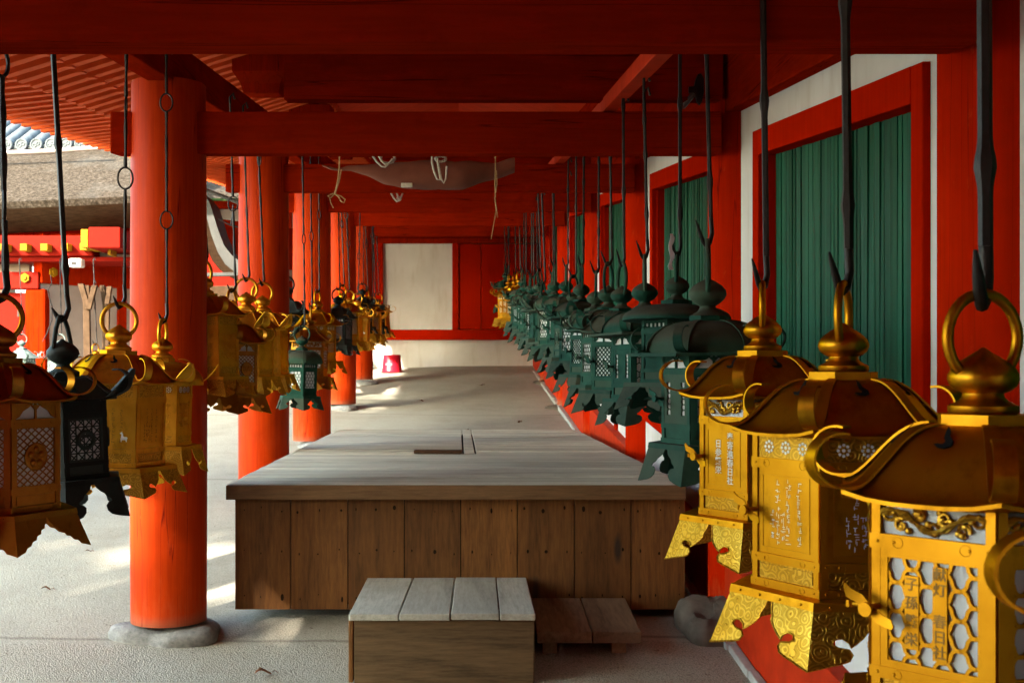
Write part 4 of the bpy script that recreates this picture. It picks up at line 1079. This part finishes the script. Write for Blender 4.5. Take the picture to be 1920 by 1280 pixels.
# gilt ones in front
a=proto('g1',m='gold',me='goldeng',panel='bars',door='text',frieze='scroll',ring_yaw=0.12,Rb=.150,seed=1)
y=yn(1); put(a,XL,y,S(0,y,1.051)[2],'polished gilt lantern with 献灯 inscription plates over its lattice door',GR,1,R_(11),True,S(0,y,railz(y))[2],rodr=.0088,seed=1)
b=proto('g2',m='gold',me='goldeng',panel='engraved',door='engraved',frieze='discs',ring_yaw=1.12,Rb=.150,seed=3)
y=yn(2); put(b,XL,y,S(0,y,1.051)[2],'polished gilt lantern with solid engraved door and pierced rosettes',GR,1,R_(-2),True,S(0,y,railz(y))[2],rodr=.0078,seed=2)
c=proto('g3',m='gold',me='goldeng',panel='plain',door='solidtext',frieze='scroll',ring_yaw=1.25,Rb=.138,seed=8,Re=.185)
y=yn(3); put(c,XL,y,S(0,y,1.055)[2],'polished gilt lantern with two pierced columns of characters, beside the first green one',GR,.97,R_(3),True,S(0,y,railz(y))[2],rodr=.0070,seed=3)
y=yn(0); put(b,XL+.012,y,S(0,y,1.047)[2],'gilt lantern cut by the picture edge, only its curled roof tip showing',GR,1,R_(-6),False,S(0,y,railz(y))[2],rodr=.0098,seed=4)
# dark green ones
A=proto('A',m='verd',me='verd',roof='dome',hr=.085,Re=.155,brim=.205,Rb=.118,hb=.225,panel='honeyw',door='slots',frieze='arch',fin='green',fs=.92,ring=.072,ring_yaw=R_(84),wing=WING_B,drop=.085,curl=True,detail=1,rim=0,seed=2)
B=proto('B',m='verd',me='verd',roof='round',hr=.050,Re=.165,Rb=.108,hb=.19,panel='honeyw',door='plain',frieze='slit',fin='green',fs=.74,ring=.07,ring_yaw=R_(70),wing=WING_C,drop=.07,curl=False,detail=1,rim=0,seed=4,barhandle=True)
Cc=proto('C',m='verd',me='verd',roof='scurve',hr=.085,Re=.175,Rb=.118,hb=.225,panel='fishnet',door='fishnet',frieze='arch',fin='green',fs=.86,ring=.07,ring_yaw=R_(88),wing=WING_A,drop=.08,curl=True,detail=1,rim=0,seed=5)
D=proto('D',m='verd',me='verd',roof='dome',hr=.09,Re=.165,brim=.19,Rb=.115,hb=.235,panel='honey',door='rosette',frieze='slit',fin='green',fs=.9,ring=.075,ring_yaw=R_(80),wing=WING_C,drop=.085,curl=True,petal=True,detail=1,rim=0,seed=6)
E=proto('E',m='verd',me='verd',roof='slope',hr=.075,Re=.185,Rb=.112,hb=.225,panel='fishnet',door='slots',frieze='diamond',fin='green',fs=.8,ring=.07,ring_yaw=R_(78),wing=WING_B,drop=.08,curl=False,petal=True,detail=1,rim=0,seed=7)
desc={A:'faceted dome roof and slotted door',B:'smooth round umbrella roof',Cc:'swept six-sided roof with curled tips',D:'ribbed dome roof, thin brim and rosette panels',E:'pointed leaf plates rising from its roof'}
ordw=['','first','second','third','fourth','fifth','sixth','seventh','eighth','ninth','tenth','eleventh','twelfth','thirteenth','fourteenth','fifteenth','sixteenth','seventeenth','eighteenth']
seq={4:(A,828,1.0),5:(B,718,.98),6:(A,746,.96),7:(Cc,731,.98),8:(D,722,1.0),9:(Cc,None,.98),10:(D,None,.96),11:(E,None,.95),12:(A,None,.95),13:(D,None,1),14:(E,None,1.0),15:(B,None,1.05),16:(D,None,1),17:(Cc,None,1),18:(E,None,1.0),19:(A,None,1),20:(Cc,None,1),21:(D,None,1)}
used=set(); rnd=random.Random(9)
for n,(pr,py,s) in seq.items():
    y=yn(n)
    z=P(0,py,y).z if py else S(0,y,1.085-.022*(y-4.5)+rnd.uniform(-.035,.03))[2]
    rot={4:R_(-4),5:R_(6),6:R_(-2),7:R_(8),8:R_(-12)}.get(n,R_(rnd.uniform(-20,20)))
    put(pr,XL+rnd.uniform(-.012,.012),y,z,f'lantern with {desc[pr]}, {ordw[n-3]} green one behind the gilt' if n>4 else f'dark green lantern with {desc[pr]}, right behind the gilt ones',GG,s,rot,pr not in used,S(0,y,railz(y))[2],rodr=.0058,seed=n,lean=(.0,0)); used.add(pr)
far=proto('fg',m='gold',me='goldeng',panel='fishnet',door='fishnet',frieze='scroll',ring_yaw=1.0,Rb=.14,seed=12,detail=1,rim=0)
for k,n in enumerate((22,23,24)):
    y=yn(n); put(far,XL-.03*k,y,S(0,y,.93-.02*k)[2],'small gilt lantern near the end wall, '+('nearest to the dark green ones','in the middle of three','closest to the red doors')[k],GR,1,R_(10*k),k==0,S(0,y,railz(y))[2],rodr=.006,seed=30+n)
for k,n in enumerate((25,26)):
    y=yn(n); put(D,XL-.06,y,S(0,y,1.0)[2],'dark green lantern at the far end by the red doors, '+('in front of the last','very last of the row')[k],GG,.9,R_(14*k),False,S(0,y,railz(y))[2],rodr=.006,seed=60+n)

# paper slip caught on a rod of the second green lantern
y=yn(5); p=P(1258,470,y-.02); t=empty('paper_slip',p,0,'twisted white paper slip caught on the rod of a green lantern','paper')
mb=MB(); mb.strip([(.004*math.sin(q*1.4),-.006,.05-.012*q) for q in range(10)],[.004+.004*abs(math.sin(q*.9)) for q in range(10)],(1,.3,0),.0015); mb.build('slip',M['paper'],t,60)

# ------------------------------------------------------------------ court side row
ZR=2.33
def lput(pr,px,Y,pyplate,label,scale,rot,first,links,seed,rodtop=None,hook=1,rodr=.0060,rpx=None):
    q=P(px,pyplate,Y)
    lean=(0,0)
    rt=S(0,Y,ZR)[2] if rodtop is None else rodtop
    if rpx is not None: lean=(((rpx-px)*Y/F)/scale,0)
    a=lean[0]; c=math.cos(-rot); s_=math.sin(-rot); lean=(a*c,a*s_)
    put(pr,q.x,Y,q.z,label,GL,scale,rot,first,rt,rodr=rodr/scale,links=links,seed=seed,hook=hook,lean=lean,hooks=.55)
l1=proto('l1',m='bronze',me='bronze',panel='crest',door='crest',frieze='arch',ring_yaw=0.2,Rb=.142,Re=.185,seed=21,rim=0,drop=.075,wing=WING_D)
lput(l1,-2,2.73,952,'brown bronze lantern with plum crests on its lattice, cut by the picture edge',1.0,R_(2),True,(.12,.46,.60),1,rodr=.009)
l2=proto('l2',m='black',me='black',panel='starcrest',door='starcrest',frieze='plainx',ring_yaw=R_(80),roof='scurve',hr=.065,Rb=.125,hb=.21,Re=.16,fin='green',fs=.85,barhandle=True,wing=WING_B,drop=.095,curl=True,petal=True,detail=1,rim=0,seed=22,latch=False)
lput(l2,126,3.18,893,'blackened lantern with star lattice and heart crest, left of the first column',1.0,R_(-13),True,(),2,rodr=.0075)
l3=proto('l3',m='bronzegold',me='bronzegoldeng',panel='engraved',door='engraved',frieze='plainx',ring_yaw=0.1,Rb=.148,Re=.19,seed=24,drop=.075,rim=0,deer=True)
lput(l3,217,3.63,868,'warm gilt lantern with large round ring, between black lantern and column',1.0,R_(9),True,(.30,.52),3)
l4=proto('l4',m='bronzegold',me='bronzegoldeng',roof='round',hr=.085,Re=.155,panel='relief',door='engraved',frieze='discs',ring_yaw=R_(75),Rb=.112,hb=.225,seed=26,petal=True,curl=False,drop=.09,rim=0,fs=.95)
lput(l4,300,4.12,832,'gilt lantern with chestnut-shaped roof in front of the first column',.95,R_(14),True,(.28,.72),4,rpx=293)
l5=proto('l5',m='bronzegold',me='bronzegoldeng',panel='relief',door='relief',frieze='diamond',ring_yaw=R_(60),Rb=.145,hb=.265,seed=28,rim=0,drop=.075,detail=1)
lput(l5,386,5.12,706,'gilt lantern with floral relief panels half hidden by the first column',1.0,R_(5),True,(.4,),5,rpx=378)
l6=proto('l6',m='bronze',me='bronze',panel='crestdiamond',door='crestdiamond',frieze='arch',ring_yaw=R_(88),Rb=.125,Re=.17,hb=.23,seed=30,rim=0,drop=.075,detail=1)
lput(l6,432,5.30,738,'brown bronze lantern with lattice and round crest behind the first column',1.0,R_(-8),True,(.3,.55,.8),6,rpx=424)
l7=proto('l7',m='bronzegold',me='bronzegoldeng',panel='plain',door='engraved',frieze='plainx',ring_yaw=0.0,Rb=.13,Re=.165,hb=.23,seed=32,rim=0,drop=.08,petal=True,curl=True,detail=1)
lput(l7,463,5.65,706,'gilt lantern with leaf crests and wide ring, in front of the second column',1.0,R_(6),True,(.62,),7,rpx=460)
lput(l7,495,6.05,702,'gilt lantern with leaf crests, partly hidden behind its twin at second column',1.0,R_(20),False,(.55,),8,rpx=493)
l9=proto('l9',m='black',me='black',panel='fishnet',door='fishnet',frieze='slit',ring_yaw=0.1,Rb=.12,Re=.165,hb=.23,seed=34,rim=0,drop=.07,curl=True,detail=1,fin='green',fs=.9)
lput(l9,540,7.9,652,'black lantern with pale lattice peeping out behind the second column',1.0,R_(12),True,(.7,),9)
l10=proto('l10',m='verd',me='verd',panel='honey',door='honey',frieze='slit',ring_yaw=0.5,Rb=.115,Re=.15,hb=.22,roof='dome',seed=36,rim=0,drop=.08,curl=False,detail=1,fin='green',fs=.8,wing=WING_B)
lput(l10,563,7.05,742,'dark green lantern hanging low between the second and third columns',.9,R_(-14),True,(.5,),10,rpx=553)
l11=proto('l11',m='bronze',me='bronze',panel='honey',door='plain',frieze='scroll',ring_yaw=R_(80),roof='slope',Rb=.13,Re=.18,hb=.24,seed=38,rim=0,drop=.08,detail=1)
lput(l11,580,7.65,706,'brown lantern with sloping square-edged roof before the third column',.95,R_(22),True,(.4,),11,rpx=573)
l12=proto('l12',m='gold',me='goldeng',panel='fishnet',door='plain',frieze='discs',ring_yaw=R_(70),Rb=.135,seed=40,rim=0,drop=.08,detail=1)
lput(l12,594,8.3,676,'gilt lantern with pale sloped roof in front of the third column',1.0,R_(5),True,(.45,),12)
lput(l9,634,9.9,648,'black lantern between the third and fourth columns',1.0,R_(2),False,(.5,),13)
lput(l12,645,10.3,640,'gilt lantern with curled tips in front of the fourth column',1.0,R_(-9),False,(.6,),14)
lput(l7,656,10.9,640,'gilt lantern with leaf crests in front of the fourth column',1.0,R_(17),False,(.35,),15)
lput(l3,668,11.5,640,'warm gilt lantern at the right edge of the fourth column',.95,R_(25),False,(.5,),16)
lput(l9,678,12.5,612,'black lantern before the fifth column',.95,R_(9),False,(.5,),17)
lput(l12,690,12.9,628,'gilt lantern in front of the fifth column',1.0,R_(0),False,(.4,),18)
lput(l7,697,13.4,634,'gilt lantern with leaf crests in front of the fifth column',1.0,R_(30),False,(.55,),19)
lput(l2,704,13.9,612,'black lantern beside the white end panel',.9,R_(9),False,(),20)
lput(l3,711,15.2,622,'warm gilt lantern nearest the white end panel',1.0,R_(12),False,(.3,),21)
# ------------------------------------------------------------------ hall across the court
YH=13.0
hall=empty('shrine_hall',P(60,720,YH),0,'red shrine hall with thick cypress bark roof and yellow rafter ends','building')
ho=hall.location.copy()
def hp(px,py,Y=YH): return P(px,py,Y)-ho
def hb(mb,x0,y0,x1,y1,d0,d1,Y=YH):
    p=hp(x0,y1,Y); q=hp(x1,y0,Y); mb.box(p.x,q.x,Y-ho.y+d0,Y-ho.y+d1,p.z,q.z)
# bark roof: a section swept along the eave, right end rising towards the viewer
sect=[(.34,3.10),(.27,3.13),(.02,3.33),(-.03,3.40),(.35,3.58),(.8,3.80),(1.4,4.07),(2.4,4.50),(2.6,4.35),(1.5,3.80),(.8,3.45),(.35,3.2)]
mb=MB(); rs=[]
for q in range(15):
    u=q/14; x=-8.2+u*4.72; dz=.02+.10*u**2; dy=-.35*u
    rs.append([(x-ho.x,YH-ho.y+a+dy,b-ho.z+dz) for a,b in sect])
mb.rings(rs); mb.mi=[0]*len(mb.f)
n=len(sect)
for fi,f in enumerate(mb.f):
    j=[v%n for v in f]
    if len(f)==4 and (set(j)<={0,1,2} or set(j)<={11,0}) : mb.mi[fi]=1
rf=mb.build('roof',[M['bark'],M['barkedge']],hall,40)
mb=MB(); rs=[]
for q in range(2): pass
mb.tube([hp(-60,290,YH+1.2),hp(90,284,YH+1.1),hp(190,277,YH+1.0)],.032,12); mb.build('gutter',M['gutter'],rf,60)
mb=MB(); hb(mb,-70,415,240,445,.3,.9,YH-.1); mb.build('eave_soffit',M['red'],hall)
mb=MB(); hb(mb,-70,441,172,479,.02,.30,YH-.1); mb.build('fascia_beam',M['orange'],hall,None,.01)
mb=MB(); hb(mb,-70,480,240,488,.10,.8,YH-.1); mb.build('eave_board',M['orange'],hall)
for x in (-22,15,52,90,128,163):
    mb=MB(); hb(mb,x-6.5,458+(x<100)*1.0,x+6.5,471+(x<100)*1.0,-.13,.02,YH-.1); r=mb.build('rafter_end',M['yellow'],hall,None,.004)
mb=MB(); hb(mb,168,436,181,469,-.30,.2,YH-.2); mb.build('corner_beam_end',M['yellow'],hall,None,.004)
mb=MB(); hb(mb,182,432,240,470,-.30,.4,YH-.2); mb.build('corner_beam',M['orange'],hall,None,.01)
mb=MB(); hb(mb,208,469,214,480,-.12,.1,YH-.2); mb.build('rafter_end',M['yellow'],hall,None,.003)
mb=MB(); hb(mb,-80,508,66,540,.10,.30,YH); mb.build('lintel_beam',M['orange'],hall,None,.01)
mb=MB(); hb(mb,38,540,78,760,.12,.42,YH); mb.build('corner_post',M['red'],hall,None,.03)
mb=MB(); hb(mb,-80,488,33,509,.35,.45,YH); mb.build('upper_wall',M['hallwhite'],hall)
mb=MB(); hb(mb,-80,546,30,770,.22,.30,YH); dr=mb.build('door',M['orange'],hall,None,.01)
mb=MB(); hb(mb,27,548,37.5,770,.17,.34,YH); mb.build('door_frame',M['orange'],dr)
mb=MB(); hb(mb,20,580,24,592,.19,.221,YH); mb.build('handle',M['iron'],dr)
# right flank of the hall, receding to the right
dv=Vector((.62,.785,0)); nv=Vector((.785,-.62,0)); o0=hp(78,540,YH+.15)
def fb(mb,u0,u1,z0,z1,d0,d1):           # box on the receding flank: u along it, z absolute heights relative to hall
    pts=[]
    for z in (z0,z1):
        for u,d in ((u0,d0),(u1,d0),(u1,d1),(u0,d1)): p=o0+dv*u-nv*(-d); pts.append((p.x,p.y,z))
    mb.hexa(pts)
Z=lambda zz: zz-ho.z
mb=MB(); fb(mb,0,1.02,Z(.9),Z(2.60),-.12,-.02); mb.build('wall_panel',M['hallwhite'],hall)
mb=MB(); fb(mb,1.14,2.4,Z(.9),Z(2.60),-.12,-.02); mb.build('wall_panel',M['hallwhite'],hall)
mb=MB(); fb(mb,2.5,5,Z(.9),Z(2.60),-.12,-.02); mb.build('wall_panel',M['hallwhite'],hall)
mb=MB(); fb(mb,0,6,Z(2.86),Z(3.02),-.12,-.04); mb.build('upper_wall',M['hallwhite'],hall)
mb=MB(); fb(mb,-.02,6,Z(2.60),Z(2.86),-.14,.03); mb.build('lintel_beam',M['red'],hall,None,.01)
mb=MB(); fb(mb,0,6,Z(3.02),Z(3.6),-.14,.03); mb.build('head_beam',M['red'],hall,None,.01)
for u in (1.02,2.4): 
    mb=MB(); fb(mb,u,u+.12,Z(.9),Z(2.60),-.12,.015); mb.build('wall_stud',M['red'],hall,None,.006)
def fitting(c,nrm,r):
    u=UP.cross(nrm).normalized(); mb=MB(); fr=(c,u,UP,nrm)
    mb.prism([(r*math.cos(R_(60*k+30)),r*math.sin(R_(60*k+30))) for k in range(6)],fr,.02); mb.prism([(r*.45*math.cos(R_(45*k)),r*.45*math.sin(R_(45*k))) for k in range(8)],fr,.035)
    mb.build('gilt_fitting',M['yellow'],hall)
fitting(hp(47,521,YH+.09),Vector((0,-1,0)),.055); fitting(o0+dv*.12+nv*.04+UP*(Z(2.73)-o0.z),nv,.055); fitting(o0+dv*2.5+nv*.04+UP*(Z(2.73)-o0.z),nv,.055)
mb=MB(); hb(mb,127,484,151,500,.02,.16,YH-.3); bx=mb.build('light_box',M['whitebox'],hall,None,.015)
mb=MB(); hb(mb,133,490,141,496,.005,.019,YH-.3); mb.build('label_plate',M['iron'],bx)
mb=MB(); 
px=[(95,515),(97,530),(90,545),(93,560),(98,575),(97,600),(88,625),(80,640)]
mb.tube([hp(a,b,YH-.05+.004*i) for i,(a,b) in enumerate(px)],.006,6); mb.build('cable',M['iron'],hall,60)
# brown props standing by the hall
def prop(label,segs,Y):
    t=empty('wooden_prop',P(segs[0][0],segs[0][1],Y),0,label,'prop','brown wooden props by the hall'); o=t.location
    for k,(a,b,c,d,w) in enumerate(segs):
        p=P(a,b,Y-.02*k)-o; q=P(c,d,Y-.02*k)-o; mb=MB(); mb.strip([p,q],w,(1,0,.0001),.05); mb.build('pole' if k==0 else 'brace',M['oldwood'],t,None,.004)
prop('brown forked wooden prop leaning on the hall wall',[(162,535,166,800,.035),(152,532,166,580,.03),(178,535,166,580,.028)],12.4)
prop('brown wooden prop beside the ring of the warm gilt lantern',[(200,538,197,800,.035),(192,535,198,575,.025),(206,537,201,570,.025)],12.5)
# pale lanterns under the hall eave
pale=proto('pale',m='pale',me='pale',panel='fishnet',door='fishnet',frieze='discs',ring_yaw=0.3,roof='slope',hr=.10,Rb=.14,Re=.19,seed=50,rim=0,detail=1,fin='green',fs=.8,curl=True,drop=.07,latch=False)
def eput(pr,px,py,Y,label,s,rot,first,seed):
    q=P(px,py,Y); put(pr,q.x,Y,q.z,label,'lanterns under the hall eave',s,rot,first,P(px,487,Y).z,rodr=.0065,links=(.06,),seed=seed)
eput(pale,43,716,12.4,'pale green lantern hanging by the orange hall door',1.0,R_(5),True,1)
eput(pale,112,716,12.4,'pale green lantern hanging before the white hall wall',1.0,R_(-10),False,2)
eput(far,181,732,12.4,'small gilt lantern under the hall eave beside the wooden props',1.0,R_(10),False,3)

# ------------------------------------------------------------------ tiled roof behind the hall
tr=empty('tiled_roof',P(60,270,15.2),0,'silver grey tiled roof with round end tiles above the bark roof','building'); to=tr.location.copy(); Yt=15.2
s=Yt/F; mb=MB()
bp=[P(-60,286,Yt)-to,P(205,280,Yt)-to]
mb.hexa([bp[0]+Vector((0,0,-.03)),bp[1]+Vector((0,0,-.03)),bp[1]+Vector((0,4,2.0)),bp[0]+Vector((0,4,2.0)),bp[0],bp[1],bp[1]+Vector((0,4,2.04)),bp[0]+Vector((0,4,2.04))]); mb.build('roof_bed',M['tile'],tr)
for k,px in enumerate((-42,-14,13,41,69,97,125,152,180)):
    c=P(px,272-(px)*.02,Yt-.1)-to; mb=MB(); d=Vector((0,1,.50)).normalized()
    mb.tube([c,c+d*3.6],.075,16); o=mb.build('round_tile',M['tile'],tr,40)
    mb=MB(); fr=(c-d*.012,Vector((1,0,0)),UP,Vector((0,-1,0))); mb.prism(circ(0,0,.082,24),fr,.02,-.01); ringband(mb,fr,0,0,.068,.010,.012); ringband(mb,fr,.022,.012,.02,.008,.012); ringband(mb,fr,-.022,-.012,.02,.008,.012)
    mb.build('end_disc',M['tile'],o,40)
    m2=P(px+14,279-(px)*.02,Yt-.08)-to; mb=MB()
    for e in range(3): mb.tube([m2+Vector((-.09,0,.016*e+.03)),m2+Vector((-.045,-.01,.016*e)),m2+Vector((.045,-.01,.016*e)),m2+Vector((.09,0,.016*e+.03))],.010,8)
    mb.build('pan_tile',M['tile'],tr,50)
mb=MB()
for k in range(5):
    z0=258-k*8.5; p=P(-60,z0,Yt+.5+.35*k)-to; q=P(205-k*6,z0-3,Yt+.5+.35*k)-to; mb.tube([p,q],.045,10)
mb.build('ridge_course',M['tile'],tr,40)
mb=MB(); 
for px in (19,): mb.tube([P(px,262,Yt+.1)-to,P(px-2,245,Yt+1.2)-to,P(px+2,236,Yt+1.8)-to],.02,6)
mb.build('ridge_cord',M['iron'],tr)

# ------------------------------------------------------------------ curved gable seen between the columns
YG=12.0
gb=empty('curved_gable',P(410,520,YG),0,'sweeping dark bark gable with grey edge between the first two columns','building'); go=gb.location.copy()
def gprism(name,pts,Y,th,m,sm=30,bev=0):
    mb=MB(); mb.prism([((x-860)*Y/F-go.x,EYE-(y_-695)*Y/F-go.z) for x,y_ in pts],(Vector((0,Y-go.y,0)),Vector((1,0,0)),UP,Vector((0,-1,0))),th,-th); return mb.build(name,M[m],gb,sm,bev)
ou=[(352,340),(366,352),(381,364),(392,378),(400,402),(409,432),(420,460),(434,478),(452,492)]
mi=[(352,352),(364,364),(378,378),(386,402),(396,440),(408,472),(422,495),(440,510),(452,515)]
inn=[(340,392),(352,398),(366,410),(376,432),(386,462),(398,488),(412,505),(428,517),(452,530)]
gprism('grey_verge',ou+mi[::-1],YG-.1,.5,'greyiron')
gprism('bark_underside',[(x+.6,y_+.6) for x,y_ in mi]+inn[::-1],YG,.8,'barkedge')
gprism('gable_board',[(330,400),(352,399),(366,411),(376,433),(386,463),(398,489),(412,506),(428,518),(452,531),(452,545),(330,545)],YG+.5,.2,'orange')
gprism('tie_beam',[(330,512),(460,510),(460,516),(330,519)],YG-.2,.12,'greyiron')
gprism('lower_beam',[(330,537),(460,535),(460,562),(330,562)],YG-.1,.2,'oldwood')
gprism('lower_wall',[(330,562),(460,562),(460,640),(330,640)],YG+.3,.2,'red')

# ------------------------------------------------------------------ sunlit wing at the head of the court
YW=18.5
wg=empty('far_wing',P(480,700,YW),0,'sunlit pale wall with red posts closing the far side of the court','building'); wo=wg.location.copy()
def wgb(name,x0,y0,x1,y1,d0,d1,m,bev=.01):
    p=P(x0,y1,YW)-wo; q=P(x1,y0,YW)-wo; mb=MB(); mb.box(p.x,q.x,d0,d1,p.z,q.z); return mb.build(name,M[m],wg,None,bev)
wgb('wall',100,392,640,760,0,.2,'hallwhite')
for x in (240,330,406,455,545,611): wgb('post',x-3,392,x+3,760,-.06,-.002,'red')
wgb('head_rail',100,378,640,391,-.08,.2,'red'); wgb('sill_rail',100,648,640,662,-.07,-.003,'red')
wgb('rail',395,505,640,510,-.05,-.0025,'redboard')
rfp=[P(a,b,YW)-wo for a,b in ((100,380),(640,372))]
mb=MB(); A_,B_=rfp; mb.hexa([A_+Vector((0,-1.0,-.12)),B_+Vector((0,-1.0,-.12)),B_+Vector((0,2.5,.9)),A_+Vector((0,2.5,.9)),A_+Vector((0,-1.0,-.02)),B_+Vector((0,-1.0,-.02)),B_+Vector((0,2.5,1.05)),A_+Vector((0,2.5,1.05))]); mb.build('roof',M['bark'],wg)
# service pipe and wire by the second column
sp_=empty('hanging_wire',P(430,385,10.5),0,'thin dark pipe and wire strung beside the second column','wire'); so=sp_.location.copy()
mb=MB(); mb.tube([P(a,b,10.5)-so for a,b in ((378,353),(400,362),(425,371),(450,381))],.018,8); mb.build('pipe',M['greyiron'],sp_,60)
mb=MB(); mb.tube([P(a,b,10.5)-so for a,b in ((410,411),(420,416),(432,422),(447,426))],.007,6); mb.tube([P(a,b,10.48)-so for a,b in ((437,384),(436,400),(433,421))],.006,6); mb.build('wire',M['iron'],sp_,60)

# ------------------------------------------------------------------ trees
def tree(label,x,y,h,r,n,seed,crown_z=.62,group=None,leaf_s=.16,trunk_r=.22):
    z0=K*y; rnd=random.Random(seed); t=empty('broadleaf_tree',(x,y,z0-.2),0,label,'tree',group)
    mb=MB(); tp=[(0,0,0),(.1,.05,h*.25),(-.05,.1,h*.5),(.05,0,h*.8)]; mb.tube(tp,[trunk_r,trunk_r*.8,trunk_r*.6,trunk_r*.2],10)
    cl=[]
    for k in range(26):
        a=rnd.uniform(0,6.28); rr=r*math.sqrt(rnd.random())*.9; zz=h*crown_z+rnd.uniform(-.5,.5)*h*(1-crown_z)*1.5; f=1-.45*abs(zz-h*crown_z)/(h*(1-crown_z))
        c=Vector((rr*math.cos(a)*f,rr*math.sin(a)*f,zz)); cl.append((c,rnd.uniform(.22,.42)*r))
        if k<14: mb.tube([(0,0,h*rnd.uniform(.3,.6)),(c.x*.5,c.y*.5,c.z*.85),tuple(c)],[trunk_r*.35,trunk_r*.2,.02],6)
    mb.build('trunk',M['trunk'],t,60)
    mb=MB()
    for i in range(n):
        c,cr=rnd.choice(cl); d=Vector((rnd.gauss(0,1),rnd.gauss(0,1),rnd.gauss(0,.8))); d=d.normalized()*cr*rnd.random()**.4
        p=c+d; s_=leaf_s*rnd.uniform(.6,1.3); u=Vector((rnd.gauss(0,1),rnd.gauss(0,1),rnd.gauss(0,.5))).normalized(); v=u.orthogonal().normalized(); v=(v*math.cos(i)+u.cross(v)*math.sin(i))
        b=len(mb.v); mb.v+=[tuple(p-u*s_),tuple(p-v*s_*.45),tuple(p+u*s_),tuple(p+v*s_*.45)]; mb.face((b,b+1,b+2,b+3))
    mb.build('crown',M['leaf'],t,recalc=False)
tree('tall green tree rising behind the tiled roof',-9.5,24,9,3.2,5000,1)
tree('green tree behind the gable, a scrap of foliage in the gap',-4.9,23,6.3,1.7,2500,2)
GT='trees whose crowns dapple the court'
for k,(tx,ty,d,r,n) in enumerate(TREES):
    x=tx-.61*d; y=ty-.79*d; h=(K*ty+.601*d-K*y)/.7
    tree(('court tree whose crown shades the near ground','court tree whose crown shades the ground before the second column','court tree at the corner, its thin shade on the far ground','tall court tree beside the others')[k%4],x,y,h,r,n,10+k,.7,GT,.205,.2)

for k,(x,y,h,r,n) in enumerate(SKY_BLOCK_TREES):
    tree(('added unseen tree blocking the sky above the near court','added unseen tree blocking the sky above the middle of the court')[k],x,y,h,r,n,30+k,.74,GT,.30,.3)
